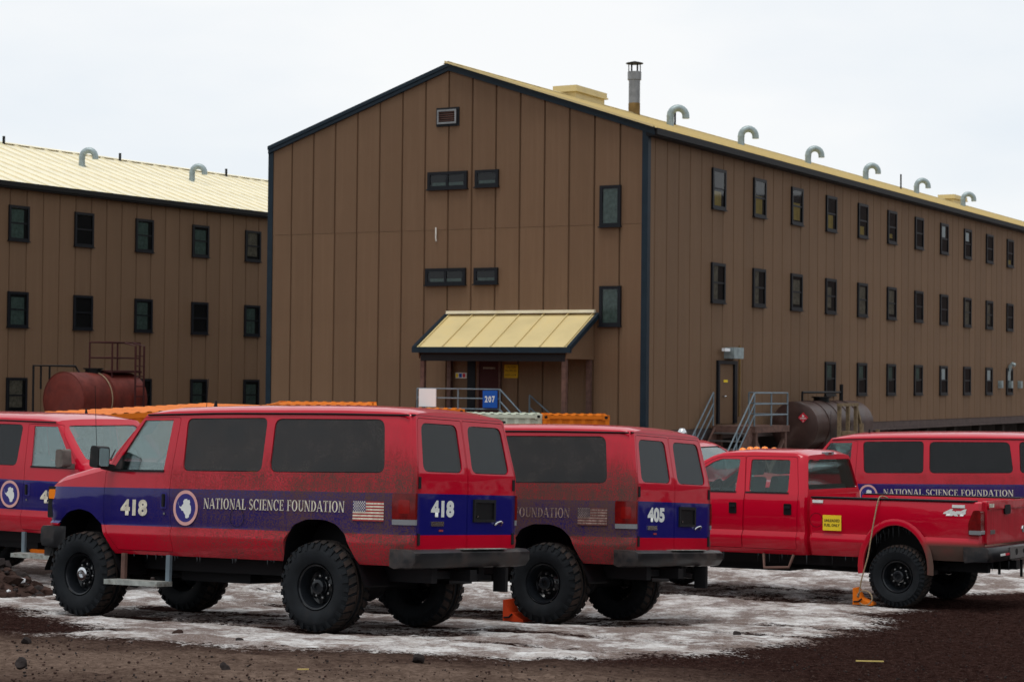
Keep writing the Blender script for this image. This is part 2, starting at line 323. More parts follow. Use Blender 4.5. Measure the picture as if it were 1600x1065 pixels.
CT += [(-7.2, 19, -2.42), (9, 22, -2.92), (7.5, 19, -2.72), (12.5, 26, -3.1), (16, 36, -3.4), (-9, 36, -3.12), (-4, 38, -3.2), (-14, 30, -3.0), (-14, 20, -2.4), (0, 44, -3.3), (8, 48, -3.45), (20, 50, -3.5), (-10, 48, -3.25), (-20, 45, -3.1),
       (-20, 60, -3.0), (0, 60, -3.4), (20, 60, -3.5), (40, 60, -3.5), (30, 40, -3.5), (-35, 40, -3.0), (30, 15, -3.0), (-30, 15, -2.2), (40, 95, -3.6), (0, 95, -3.5), (-40, 95, -3.2), (40, -20, -2), (-40, -20, -1.4)]
CT = np.array(CT)
def _U(r2): return np.where(r2 < 1e-12, 0, r2*np.log(np.maximum(r2, 1e-12)))
_n = len(CT); _K = _U(((CT[:, None, :2]-CT[None, :, :2])**2).sum(-1)); _P = np.c_[np.ones(_n), CT[:, :2]]
_A = np.block([[_K+np.eye(_n)*.02, _P], [_P.T, np.zeros((3, 3))]]); _w = np.linalg.solve(_A, np.r_[CT[:, 2], 0, 0, 0])
def ground_z(x, y):
    x = np.asarray(x, float); y = np.asarray(y, float); sh = x.shape; q = np.c_[x.ravel(), y.ravel()]; out = np.zeros(len(q))
    for i in range(0, len(q), 20000):
        b = q[i:i+20000]; out[i:i+20000] = _U(((b[:, None]-CT[None, :, :2])**2).sum(-1)) @ _w[:_n]+_w[_n]+b @ _w[_n+1:]
    return out.reshape(sh)
def gz(x, y): return float(ground_z([x], [y])[0])

# value noise for the ground
_NT = RNG.random((256, 256))
def vnoise(x, y, s):
    x = x*s; y = y*s; i = np.floor(x).astype(int); j = np.floor(y).astype(int); fx = x-i; fy = y-j; fx = fx*fx*(3-2*fx); fy = fy*fy*(3-2*fy)
    g = lambda a, b: _NT[a & 255, b & 255]
    return (g(i, j)*(1-fx)+g(i+1, j)*fx)*(1-fy)+(g(i, j+1)*(1-fx)+g(i+1, j+1)*fx)*fy
def fbm(x, y, s, o=4):
    a = 0; w = 1; t = 0
    for k in range(o): a = a+w*vnoise(x+17.3*k, y+9.1*k, s*2**k); t += w; w *= .5
    return a/t
def in_poly(poly, x, y):
    c = np.zeros(x.shape, bool); n = len(poly)
    for i in range(n):
        (x1, y1), (x2, y2) = poly[i], poly[(i+1) % n]
        with np.errstate(divide='ignore', invalid='ignore'): c ^= ((y1 > y) != (y2 > y)) & (x < (x2-x1)*(y-y1)/(y2-y1)+x1)
    return c
def seg_dist(poly, x, y):
    d = np.full(x.shape, 1e9); n = len(poly)
    for i in range(n):
        (x1, y1), (x2, y2) = poly[i], poly[(i+1) % n]; dx, dy = x2-x1, y2-y1
        t = np.clip(((x-x1)*dx+(y-y1)*dy)/(dx*dx+dy*dy), 0, 1); d = np.minimum(d, np.hypot(x-x1-t*dx, y-y1-t*dy))
    return d
SNOW = [(-9.5, 25.0), (-6.35, 24.2), (-5.0, 22.2), (-4.35, 20.9), (-4.0, 20.2), (-4.6, 19.5), (-3.9, 18.9), (-2.4, 18.4), (-1.0, 18.2), (.2, 18.0), (1.0, 18.3), (2.1, 19.3), (3.0, 21.2), (3.9, 23.3), (5.0, 25.2), (4.6, 26.2), (5.6, 27.0), (5.2, 28.4), (6.6, 29.6), (8.6, 30.2), (12, 31.2), (17, 34), (14, 44), (-14, 46), (-16, 30)]
MUD = [[(4.4, 24.9), (5.6, 26.2), (7.8, 29.6), (14, 30.2), (16, 24), (9, 20)], [(-7.2, 21.6), (-5.1, 21.7), (-4.3, 20.45), (-4.9, 19.9), (-7, 19.5)]]
def snow_field(x, y):
    w = .55*(fbm(x+50, y+50, .9, 4)-.5); w2 = .55*(fbm(x+90, y+20, .8, 4)-.5)
    X = x+w*1.3; Y = y+w2*1.6
    d = seg_dist(SNOW, X, Y)*np.where(in_poly(SNOW, X, Y), 1, -1)
    for m in MUD:
        dm = seg_dist(m, X, Y)*np.where(in_poly(m, X, Y), -1, 1); d = np.minimum(d, dm)
    s = np.clip(d/1.0+.5, 0, 1)
    for key in ('A', 'B', 'P'):                 # muddy tyre tracks, plus a darker footprint under each body
        (lx, ly, _z), r_, wb = POSE[key]; c_, s_ = math.cos(r_[2]), math.sin(r_[2])
        u = (x-lx)*c_+(y-ly)*s_; v = -(x-lx)*s_+(y-ly)*c_+.25*(fbm(x, y, .6, 2)-.5)
        tr = np.clip(1.5-np.abs(np.abs(v)-.86)/.26, 0, 1)*np.clip((u+4.5)/1.5, 0, 1)*np.clip((7.5-u)/2, 0, 1)
        md = np.clip(1.3-np.abs(v)/1.0, 0, 1)*np.clip((u+1.8)/.6, 0, 1)*np.clip((4.6-u)/.6, 0, 1)  # mud under the body, with its shade put into the ice mask
        s = s*(1-.75*tr*fbm(x+5, y+3, 1.4, 3)*1.3)*(1-.75*md*fbm(x+25, y+8, 2.4, 3)*1.3)
    return np.clip(s, 0, 1)
def make_ground():
    ys = np.concatenate([np.linspace(-300, -20, 8), np.linspace(-8, 13, 8), np.arange(14, 27, .05), np.arange(27, 34, .09), np.arange(34, 48, .3), np.linspace(50, 110, 14), np.linspace(130, 900, 9)])
    us = np.concatenate([np.linspace(-4, -.36, 10), np.linspace(-.33, .33, 330), np.linspace(.36, 4, 10)])
    Yg, U = np.meshgrid(ys, us, indexing='ij'); Wd = np.where(Yg < 14, 14., Yg); X = U*Wd*np.where(np.abs(U) > .35, np.where(np.abs(Yg) > 100, 1, 1.0), 1)
    Z = ground_z(X, Yg)
    far = np.clip((np.hypot(X, Yg-40)-70)/80, 0, 1); Z = Z*(1-far)+far*(-3.4)
    near = ((Yg > 13.5) & (Yg < 48)).astype(float)
    S = snow_field(X, Yg)*near+(1-near)*(Yg > 40)*.7
    rough = fbm(X, Yg, 2.2, 4)-.5; rough2 = fbm(X+33, Yg+11, 9, 3)-.5; clod = np.maximum(0, fbm(X+7, Yg+71, 6, 3)-.55)
    ruts = np.sin((X*.35+Yg*1.0)*7+6*(fbm(X, Yg*.6, .5, 2)))*.010
    # keep the ground flat where tyres stand
    wl = np.ones(X.shape)
    for c in CT[:24]: wl = np.minimum(wl, np.clip(np.hypot(X-c[0], Yg-c[1])/.55-.25, .12, 1))
    Z = Z+near*wl*((1-S)*(rough*.06+rough2*.025+clod*.07+ruts)+S*(.035+rough*.06+rough2*.02))
    track = np.clip(1.35-np.abs((Yg-(15.6-.25*X))/2.1), 0, 1)*np.clip((2.6-X)/2.4, 0, 1)*(1-S)
    nv, nu = X.shape; v = np.c_[X.ravel(), Yg.ravel(), Z.ravel()]
    i = np.arange(nv*nu).reshape(nv, nu); f = np.c_[i[:-1, :-1].ravel(), i[:-1, 1:].ravel(), i[1:, 1:].ravel(), i[1:, :-1].ravel()]
    me = bpy.data.meshes.new('ground'); me.from_pydata(v.tolist(), [], f.tolist()); me.update()
    for nm, arr in (('snow', S), ('track', track)):
        at = me.attributes.new(nm, 'FLOAT', 'POINT'); at.data.foreach_set('value', arr.ravel().astype(np.float32))
    me.polygons.foreach_set('use_smooth', [True]*len(me.polygons))
    m = bpy.data.materials.new('ground'); m.use_nodes = True; t = m.node_tree; l = t.links.new; p = t.nodes['Principled BSDF']
    co = N(t, 'ShaderNodeTexCoord'); a1 = N(t, 'ShaderNodeAttribute', attribute_name='snow'); a2 = N(t, 'ShaderNodeAttribute', attribute_name='track')
    def nz(s, d=8, r=.6, sc=(1, 1, 1)):
        mp = N(t, 'ShaderNodeMapping'); mp.inputs['Scale'].default_value = sc; l(co.outputs['Object'], mp.inputs[0])
        n = N(t, 'ShaderNodeTexNoise'); n.inputs['Scale'].default_value = s; n.inputs['Detail'].default_value = d; n.inputs['Roughness'].default_value = r; l(mp.outputs[0], n.inputs['Vector']); return n.outputs[0]
    n1, n2, n3, n4 = nz(3.5), nz(16, 6, .7), nz(55, 4, .7), nz(1.1, 5, .6, (1, .8, 1))
    mudc = mixc(t, maprange(t, n2, .35, .68), (.013, .0060, .0051), (.039, .0200, .0165))
    mudc = mixc(t, math_n(t, 'MULTIPLY', maprange(t, n3, .54, .70), .75), mudc, (.105, .070, .062))
    mudc = mixc(t, math_n(t, 'MULTIPLY', a2.outputs['Fac'], maprange(t, n4, .25, .55, .35, 1.)), mudc, mixc(t, maprange(t, n2, .3, .7), (.085, .057, .044), (.20, .142, .112)))
    n5, n6 = nz(1.5, 9, .75, (1, .55, 1)), nz(30, 6, .8, (1, .5, 1))
    sn = mixc(t, maprange(t, n1, .36, .66), (.72, .71, .70), (.42, .375, .35))
    sn = mixc(t, maprange(t, n5, .42, .57, 0, .88), sn, (.17, .122, .104))
    sn = mixc(t, maprange(t, n6, .52, .64, 0, .55), sn, (.10, .068, .057))
    sn = mixc(t, maprange(t, n2, .60, .70, 0, .85), sn, (.06, .04, .034))
    sn = mixc(t, maprange(t, n3, .44, .28, 0, .8), sn, (.80, .80, .81))
    k = math_n(t, 'ADD', a1.outputs['Fac'], math_n(t, 'MULTIPLY', math_n(t, 'SUBTRACT', n2, .5), 1.7)); k = math_n(t, 'ADD', k, math_n(t, 'MULTIPLY', math_n(t, 'SUBTRACT', n3, .5), .6))
    k = maprange(t, k, .36, .60)
    l(mixc(t, k, mudc, sn), p.inputs['Base Color']); l(maprange(t, n1, .3, .7, .42, .8), p.inputs['Roughness']); p.inputs['Specular IOR Level'].default_value = .0
    b = N(t, 'ShaderNodeBump'); b.inputs['Strength'].default_value = .9; b.inputs['Distance'].default_value = .05
    l(math_n(t, 'ADD', math_n(t, 'MULTIPLY', n2, .8), math_n(t, 'MULTIPLY', n3, .5)), b.inputs['Height']); l(b.outputs[0], p.inputs['Normal'])
    MT['ground'] = m; me.materials.append(m)
    o = obj('ground', me); tag(o, 'dark muddy gravel yard with a broad patch of dirty ice', None, kind='structure')
make_ground()
def added_hills():  # unseen ring added to darken reflections in glass and paint
    n = 120; vs = []
    for i in range(n+1):
        a = R(116)+R(308)*i/n; dg = math.degrees(a) % 360          # all round except where the camera looks
        right = max(0, 1-abs(((dg-30+180) % 360)-180)/75)
        h = (7+9*vnoise(np.array([i*.13]), np.array([3.3]), 1.0)[0]+4*vnoise(np.array([i*.5]), np.array([9.]), 1.0)[0])*(1+1.9*right)
        for (rr, z) in ((150, -5), (200, h*.6), (270, h), (340, h*.8)): vs.append((rr*math.cos(a), rr*math.sin(a), z))
    mb = MB(); mb.add(vs, [(i*4+k, (i+1)*4+k, (i+1)*4+k+1, i*4+k+1) for i in range(n) for k in range(3)])
    o = obj('added_hills', mats(mb.mesh('added_hills', 60, True), 'rock_brown')); tag(o, 'unseen dark ridge ring added outside the view to darken reflections', None, kind='structure')
added_hills()

# ---------------------------------------------------------------- buildings (local x along the long wall, y into the building, z as world)
PW = .762
def panel_mesh(w, z0, z1a, z1b, d=.045):     # wall panel in the xz plane facing -y, top may slope
    e = .030; g = .004; vs = []
    for (x, y) in ((g, 0), (e, -d), (w-e, -d), (w-g, 0)):
        vs += [(x, y, z0), (x, y, z1a+(z1b-z1a)*x/w)]
    mb = MB(); mb.add(vs, [(0, 2, 3, 1), (2, 4, 5, 3), (4, 6, 7, 5), (1, 3, 5, 7), (0, 6, 4, 2)]); return mb.mesh('wall_panel')
_WM = {}
def window_meshes(w, h, kind):
    key = (round(w, 2), round(h, 2), kind)
    if key in _WM: return _WM[key]
    t = .085; D = .085
    fr = MB(); fr.box(-w/2, -w/2+t, -D, -.0, -h/2, h/2); fr.box(w/2-t, w/2, -D, 0, -h/2, h/2); fr.box(-w/2+t, w/2-t, -D+.002, 0, h/2-t, h/2); fr.box(-w/2+t, w/2-t, -D+.002, 0, -h/2, -h/2+t)
    fr.box(-w/2-.03, w/2+.03, -D-.03, -.03, -h/2-.035, -h/2-.002)
    if kind == 'hung': fr.box(-w/2+t, w/2-t, -D+.02, -.02, -.025, .025)
    if kind == 'double': fr.box(-.035, .035, -D+.004, -.02, -h/2+t, h/2-t)
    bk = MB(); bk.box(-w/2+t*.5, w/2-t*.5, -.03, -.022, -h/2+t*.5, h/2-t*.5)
    panes = []
    sp = [(-w/2+t, w/2-t, .025, h/2-t), (-w/2+t, w/2-t, -h/2+t, -.025)] if kind == 'hung' else [(-w/2+t, -.035, -h/2+t, h/2-t), (.035, w/2-t, -h/2+t, h/2-t)] if kind == 'double' else [(-w/2+t, w/2-t, -h/2+t, h/2-t)]
    for i, (a, b, c, d) in enumerate(sp):
        p = MB(); yy = -.065 if i == 0 else -.057; p.sheet([(a, c), (b, c), (b, d), (a, d)], 'y', yy); panes.append(mats(p.mesh('pane'), 'glass_house'))
    _WM[key] = (mats(fr.mesh('window'), 'frame'), mats(bk.mesh('recess'), 'interior'), panes, (w-2*t, h-2*t)); return _WM[key]
def add_window(root, loc, rotz, w, h, kind, cover=None):
    fm, bm_, ps, (iw, ih) = window_meshes(w, h, kind)
    o = obj('window', fm, None, root, loc, (0, 0, rotz)); obj('recess', bm_, None, o)
    for p in ps: obj('pane', p, None, o)
    if cover:
        mname, fr = cover; cb = MB(); a, b, c, d = fr; n = 7
        xs = np.linspace(-iw/2+a*iw, -iw/2+b*iw, n); vs = []
        for i, x in enumerate(xs): vs += [(x, -.042+.005*(-1)**i+random.uniform(-.002, .002), -ih/2+c*ih), (x+random.uniform(-.01, .01), -.042+.005*(-1)**i, -ih/2+d*ih)]
        cb.add(vs, [(2*i, 2*i+2, 2*i+3, 2*i+1) for i in range(n-1)]); obj('curtain' if 'curtain' in mname else 'blind_or_glint', mats(cb.mesh('blind_or_glint'), mname), None, o)
    return o
def gooseneck(root, x, y, z, s=1.0, roll=0):
    pts = [(0, 0, -.25), (0, 0, .0), (0, 0, .32)]; r = .25
    for k in range(1, 11):
        a = math.pi*k/10; pts.append((r-r*math.cos(a), 0, .32+r*math.sin(a)))
    pts.append((2*r, 0, .24)); mb = MB(); mb.tube(pts, .115, 14)
    for zz in (.06, .31): mb.lathe([(.116, zz-.012), (.126, zz-.012), (.126, zz+.012), (.116, zz+.012)], 14, 'z')
    return obj('gooseneck_vent', mats(mb.mesh('gooseneck_vent', 40), 'galv'), None, root, (x, y, z), (0, 0, roll))
def roof_side(root, name, L0, L1, he, slope, half, m, over=.22, seam0=0., back=True):
    """standing-seam roof: front slope rises from y=-over to y=half"""
    base = MB(); hy = half
    base.add([(L0, -over, he-over*slope), (L1, -over, he-over*slope), (L1, hy, he+hy*slope), (L0, hy, he+hy*slope), (L1, 2*hy+.04, he-.04*slope), (L0, 2*hy+.04, he-.04*slope)], [(0, 1, 2, 3), (3, 2, 4, 5)])
    rf = obj(name, mats(base.mesh(name), m), None, root)
    mb = MB(); w = PW; c = math.sqrt(1+slope**2)
    mb.add([(0.0, -over-.02, .012-(over+.02)*slope), (.035, -over-.02, .012-(over+.02)*slope), (.035, -over-.02, .065-(over+.02)*slope), (0, -over-.02, .065-(over+.02)*slope), (w, -over-.02, .012-(over+.02)*slope),
            (0.0, hy, .012+hy*slope), (.035, hy, .012+hy*slope), (.035, hy, .065+hy*slope), (0, hy, .065+hy*slope), (w, hy, .012+hy*slope)],
           [(1, 4, 9, 6), (0, 3, 8, 5), (3, 2, 7, 8), (2, 1, 6, 7), (0, 1, 2, 3)])
    pm = mats(mb.mesh('roof_panel'), m); x = L0+seam0
    while x < L1-.3: obj('roof_panel', pm, None, rf, (x, 0, he)); x += PW
    cap = MB(); cap.add([(L0, hy-.16, he+hy*slope-.16*slope+.075), (L1, hy-.16, he+hy*slope-.16*slope+.075), (L1, hy, he+hy*slope+.085), (L0, hy, he+hy*slope+.085), (L1, hy+.16, he+hy*slope-.16*slope+.075), (L0, hy+.16, he+hy*slope-.16*slope+.075)], [(0, 1, 2, 3), (3, 2, 4, 5)])
    obj('ridge_cap', mats(cap.mesh('ridge_cap'), m), None, rf); return rf

AZ = .5112; C0 = (3.5143, 52.7341)
main = thing('dormitory_building', 'large brown metal-clad three-storey building with gable front and yellow roof', 'building', (C0[0], C0[1], 0), (0, 0, math.pi/2-AZ))
HB, HE, HR, GW, LEN = -1.32, 6.72, 8.74, 12.19, 63.0
SL = (HR-HE)/(GW/2)
core = MB(); core.box(.0, LEN, .0, GW, HB, HE-.05); core.prism([(0, HE-.051), (GW, HE-.051), (GW/2, HR-.05)], 'x', 0.0, LEN)
obj('wall_backing', mats(core.mesh('wall_backing'), 'joint'), None, main)
S0 = .4353; LAP = 4.15
pm_full = mats(panel_mesh(PW, HB, HE-.07, HE-.07), 'wall_panel')
obj('wall_panel', mats(panel_mesh(S0, HB, HE-.07, HE-.07), 'wall_panel'), None, main, (0, 0, 0))
k = 0
while S0+(k+1)*PW < LEN+.1: obj('wall_panel', pm_full, None, main, (S0+k*PW, 0, 0)); k += 1
G0 = .763; ge = [0, G0]+[G0+PW*i for i in range(1, 15)]+[GW]
gh = lambda y: HE+SL*min(y, GW-y)-.06
low = {}
for i in range(len(ge)-1):                     # gable panels: local x of the panel runs to -y
    a, b = ge[i], ge[i+1]; w = b-a; kw = round(w, 3)
    if kw not in low: low[kw] = mats(panel_mesh(w, HB, LAP, LAP, .042), 'wall_panel')
    obj('wall_panel', low[kw], None, main, (0, b, 0), (0, 0, -math.pi/2))
    mid = GW/2
    if a < mid-.05 < mid+.05 < b: up = panel_mesh(w, LAP+.004, gh(b), gh(a), .047)
    else: up = panel_mesh(w, LAP+.004, gh(b), gh(a), .047)
    obj('wall_panel', mats(up, 'wall_panel'), None, main, (0, b, 0), (0, 0, -math.pi/2))
for (x0, x1, y0, y1) in ((-.075, .10, -.075, .10), (-.075, .10, GW-.10, GW+.075)):
    t = MB(); t.box(x0, x1, y0, y1, HB-.02, HE); obj('corner_trim', mats(t.mesh('corner_trim'), 'trim'), None, main)
for sgn in (0, 1):
    t = MB(); yb, ye = (-.28, GW/2) if sgn == 0 else (GW+.06, GW/2)
    zf = lambda y: HE+SL*(min(y, GW-y))
    for (xx0, xx1, dz0, dz1) in ((-.12, .02, -.15, .02), (-.15, -.119, -.04, .065)):
        vs = []
        for x in (xx0, xx1):
            for y in (yb, ye): vs += [(x, y, zf(y)+dz0), (x, y, zf(y)+dz1)]
        t.add(vs, [(0, 1, 3, 2), (4, 6, 7, 5), (0, 4, 5, 1), (2, 3, 7, 6), (1, 5, 7, 3), (0, 2, 6, 4)])
    obj('rake_trim', mats(t.mesh('rake_trim', fix=True), 'trim'), None, main)
t = MB(); t.box(-.1, LEN, -.30, -.02, HE-.27, HE-.10); t.box(-.12, LEN, -.36, -.301, HE-.24, HE-.065); obj('eave_gutter', mats(t.mesh('eave_gutter'), 'black'), None, main)
roof_side(main, 'roof', -.13, LEN, HE+.03, SL, GW/2, 'roof', .30, S0+.13-.762)
t = MB(); t.box(.1, LEN, -.02, .2, HB-.24, HB-.004); t.box(.1, LEN, -.07, .2, HB-.30, HB-.241); obj('skirt_beam', mats(t.mesh('skirt_beam'), 'skirt'), None, main)
t = MB(); t.box(.02, .2, -.0, GW, HB-.30, HB-.004); obj('skirt_beam', mats(t.mesh('skirt_beam'), 'skirt'), None, main)
t = MB(); t.box(.7, LEN-.6, 1.1, GW-1.0, -4.2, HB-.02); obj('crawlspace_shade', mats(t.mesh('crawlspace_shade'), 'pier_and_shade'), None, main)  # added dark inner wall standing in for the crawlspace shade
pier = MB(); pier.box(-.16, .16, -.16, .16, -4.3, HB-.25); pier = mats(pier.mesh('pier'), 'pier_and_shade')
for i in range(18): obj('pier', pier, None, main, (1.2+i*3.4, .35, 0))
for i in range(4): obj('pier', pier, None, main, (.4, 1.2+i*3.2, 0))
# side windows
tan = lambda a, b, c, d: ('blind_tan', (a, b, c, d))
row1 = [tan(.05, .75, .0, .42), tan(.05, .8, 0, .55), tan(.1, .85, .05, .6), tan(.1, .75, .0, .45), tan(.1, .7, 0, .3), tan(.05, .6, .1, .25), None, ('white_board_and_glint', (.1, .7, .55, .98)), ('white_board_and_glint', (.1, .75, .6, .95)), None, tan(.2, .7, .0, .2)]  # white covers paint the sky's reflection onto some panes
for i in range(14):
    x = S0+PW*(5.5+4*i); cv = row1[i] if i < 11 else None
    add_window(main, (x, -.02, 5.465), 0, .95, 1.14, 'hung', cv)
    cu = ('curtain', (random.uniform(0, .15), random.uniform(.6, 1), random.choice([0, 0, .1]), random.uniform(.75, 1))) if i not in (0, 1, 6, 7, 10) else (('curtain', (.1, .5, .0, 1)) if i < 2 else None)
    add_window(main, (x, -.02, 2.80), 0, .95, 1.12, 'hung', cu)
    if i >= 3:
        cv = ('white_board_and_glint', (.25, .8, .5, .97)) if i in (7, 9, 10) else ('curtain_green', (.1, .7, .45, .97)) if i in (3, 4, 5, 6) else None  # white covers again stand in for sky reflection
        add_window(main, (x, -.02, .135), 0, .92, 1.08, 'hung', cv)
# gable windows (g,h)
GWIN = [(6.10, 5.53, 1.28, .48, 'double'), (4.83, 5.535, .74, .46, 'single'), (1.02, 4.645, .62, 1.09, 'single'), (6.13, 2.845, 1.30, .46, 'double'), (4.83, 2.845, .75, .44, 'single'), (1.0, 1.98, .63, 1.06, 'single')]
for (g, h, w, hh, kd) in GWIN:
    add_window(main, (-.035, g, h), -math.pi/2, w, hh, kd, ('curtain_green' if hh < 1 else 'curtain', (.05, .95, 0, .3)) if hh < .6 else ('curtain_green', (0, 1, 0, 1)))
# louvre vent
lv = MB(); w, h = .62, .40
lv.box(-w/2, w/2, -.10, 0, h/2-.05, h/2); lv.box(-w/2, w/2, -.10, 0, -h/2, -h/2+.05); lv.box(-w/2, -w/2+.05, -.10, 0, -h/2+.05, h/2-.05); lv.box(w/2-.05, w/2, -.10, 0, -h/2+.05, h/2-.05)
lo = obj('louvre_vent', mats(lv.mesh('louvre_vent'), 'steel'), None, main, (-.04, 6.12, 7.30), (0, 0, -math.pi/2))
t = MB(); t.box(-w/2-.06, w/2+.06, -.04, 0, -h/2-.06, h/2+.06); obj('backing', mats(t.mesh('backing'), 'frame'), None, lo)
sl = MB(); sl.box(-w/2+.05, w/2-.05, -.09, -.045, -.006, .006, rot=(R(-35), 0, 0)); sl = mats(sl.mesh('slat'), 'rust_beam')
for i in range(5): obj('slat', sl, None, lo, (0, 0, -.12+.06*i))
t = MB(); t.tube([(0, -.03, -.18), (0, -.06, -.1), (0, -.06, .2)], .022, 8); obj('wall_pipe', mats(t.mesh('wall_pipe', 40), 'white'), None, main, (-.04, 6.45, 4.02), (0, 0, -math.pi/2))
# roof fittings
for x in (10.1, 15.9, 22.3, 28.7, 35.2, 42.0): gooseneck(main, x, 4.0, HE+.07+SL*4.0, 1, R(-58))
for (x, y, h) in ((14.6, 5.9, .75), (20.6, 5.9, .7), (33.1, 4, .7)):
    t = MB(); t.tube([(0, 0, -.1), (0, 0, h)], .035, 8); obj('vent_rod', mats(t.mesh('vent_rod', 40), 'dark'), None, main, (x, y, HE+SL*y))
ch = obj('chimney', mats(MB().lathe([(.19, -.6), (.19, 1.15), (.23, 1.15), (.23, 1.42), (.18, 1.42), (.18, 1.2)], 20, 'z').mesh('chimney', 40), 'steel'), None, main, (11.8, 6.1, HR+.05))
for a in range(6):
    t = MB(); t.box(.19*math.cos(a*1.047)-.012, .19*math.cos(a*1.047)+.012, .19*math.sin(a*1.047)-.012, .19*math.sin(a*1.047)+.012, 1.42, 1.70); obj('cap_bracket', mats(t.mesh('cap_bracket'), 'dark'), None, ch)
obj('chimney_cap', mats(MB().lathe([(.01, 1.78), (.29, 1.71), (.29, 1.69), (.01, 1.69)], 20, 'z').mesh('chimney_cap', 40), 'dark'), None, ch)
obj('flashing', mats(MB().lathe([(.195, -.55), (.195, .38)], 20, 'z').mesh('flashing', 40), 'brown_stain'), None, ch)
for (xa, xb) in ((6.9, 8.9), (46.3, 48.3)):
    t = MB(); z = HR+.06
    for (a, dz0, dz1) in ((.35, -.25, .10), (.44, .101, .15), (.41, .151, .30)):
        t.box(xa-(a-.35), xb+(a-.35), GW/2-a, GW/2+a, z+dz0, z+dz1)
    obj('ridge_ventilator', mats(t.mesh('ridge_ventilator'), 'roof'), None, main)
# side door with light and conduit
dr = MB(); dr.box(4.72, 5.78, -.06, 0, -1.20, .50); dro = obj('side_door', mats(dr.mesh('side_door'), 'wall_panel'), None, main)
t = MB(); t.box(4.60, 4.719, -.12, 0, -1.2, .50); t.box(5.781, 5.98, -.12, 0, -1.2, .50); t.box(4.60, 5.98, -.12, 0, .501, .60); obj('door_frame', mats(t.mesh('door_frame'), 'frame'), None, dro)
t = MB(); t.tube([(5.0, -.06, -.42), (5.0, -.13, -.42), (5.12, -.13, -.42)], .02, 8); obj('door_handle', mats(t.mesh('door_handle'), 'chrome'), None, dro)
t = MB(); t.box(5.1, 5.38, -.068, -.06, -.02, .05); obj('door_notice', mats(t.mesh('door_notice'), 'yellow'), None, dro)
t = MB(); t.box(5.15, 5.85, -.36, -.03, .66, .98); lt = obj('wall_light', mats(t.mesh('wall_light'), 'galv'), None, main)
t = MB(); t.box(4.72, 5.1, -.26, -.16, .86, .95); obj('lamp_head', mats(t.mesh('lamp_head'), 'white_board_and_glint'), None, lt)
t = MB(); t.tube([(6.25, -.07, -1.0), (6.25, -.07, 1.05)], .03, 8); obj('conduit', mats(t.mesh('conduit', 40), 'brown_stain'), None, main)
for x in (33.6, 35.1, 36.6):
    t = MB(); t.box(x-.12, x+.12, -.2, -.03, -.15, .15); obj('junction_box', mats(t.mesh('junction_box'), 'galv'), None, main)
t = MB(); t.tube([(35.0, -.08, .55), (35.0, -.12, .75), (35.0, -.22, .86), (35.0, -.34, .80)], .08, 12); obj('exhaust_pipe', mats(t.mesh('exhaust_pipe', 40), 'galv'), None, main)

# entrance porch on the gable: a thing of its own, local x = distance out from the wall (-x of main)
por = thing('entrance_porch', 'lean-to porch with pale yellow metal roof on brown posts at the gable entrance', 'porch', (C0[0], C0[1], 0), (0, 0, math.pi/2-AZ))
y0, y1, OUT = 1.44, 6.06, 1.66
def pz(x): return 1.80-(1.80-.86)*(-x/OUT)
t = MB(); vs = [(-.05, y0, pz(-.05)), (-.05, y1, pz(-.05)), (-OUT, y0, pz(-OUT)), (-OUT, y1, pz(-OUT))]; vs += [(v[0], v[1], v[2]-.05) for v in vs]
t.add(vs, [(0, 1, 3, 2), (4, 6, 7, 5), (0, 2, 6, 4), (1, 5, 7, 3), (2, 3, 7, 6), (0, 4, 5, 1)]); prf = obj('roof', mats(t.mesh('roof', fix=True), 'roof'), None, por)
rb = MB(); vs = [(-.05, 0, pz(-.05)), (-.05, .03, pz(-.05)), (-OUT-.02, 0, pz(-OUT-.02)), (-OUT-.02, .03, pz(-OUT-.02))]; vs += [(v[0], v[1], v[2]+.045) for v in vs]
rb.add(vs, [(0, 1, 3, 2), (4, 6, 7, 5), (0, 2, 6, 4), (1, 5, 7, 3), (2, 3, 7, 6)]); rb = mats(rb.mesh('roof_seam', fix=True), 'roof')
for i in range(7): obj('roof_seam', rb, None, prf, (0, y0+.06+i*(y1-y0-.15)/6, 0))
t = MB(); t.box(-.16, -.02, y0, y1, 1.80, 1.88); obj('roof_flashing', mats(t.mesh('roof_flashing'), 'roof_pale'), None, por)
t = MB(); t.box(-OUT-.10, -OUT-.002, y0-.12, y1+.10, .70, .85); obj('eave_gutter', mats(t.mesh('eave_gutter'), 'trim'), None, por)
for yy in (y0-.06, y1+.06):
    t = MB(); a = [(-.0, yy-.05, pz(0)+.03), (-OUT-.05, yy-.05, pz(-OUT)+.02), (-OUT-.05, yy-.05, pz(-OUT)-.11), (0, yy-.05, pz(0)-.10)]; t.add(a+[(v[0], v[1]+.1, v[2]) for v in a], [(0, 1, 2, 3), (7, 6, 5, 4), (0, 4, 5, 1), (1, 5, 6, 2), (2, 6, 7, 3), (3, 7, 4, 0)])
    obj('rake_trim', mats(t.mesh('rake_trim', fix=True), 'trim'), None, por)
for yy in (y0+.05, y1-.05):
    t = MB(); a = [(-.04, yy, pz(0)-.1), (-OUT+.05, yy, pz(-OUT)-.1), (-OUT+.05, yy, .55), (-.04, yy, .55)]; t.add(a+[(v[0], v[1]+.03, v[2]) for v in a], [(0, 1, 2, 3), (7, 6, 5, 4), (0, 4, 5, 1), (1, 5, 6, 2), (2, 6, 7, 3), (3, 7, 4, 0)])
    obj('side_cheek', mats(t.mesh('side_cheek', fix=True), 'wall_panel'), None, por)
t = MB(); t.box(-OUT+.05, -OUT+.2, y0+.1, y1-.1, .48, .66); obj('beam', mats(t.mesh('beam'), 'dark'), None, por)
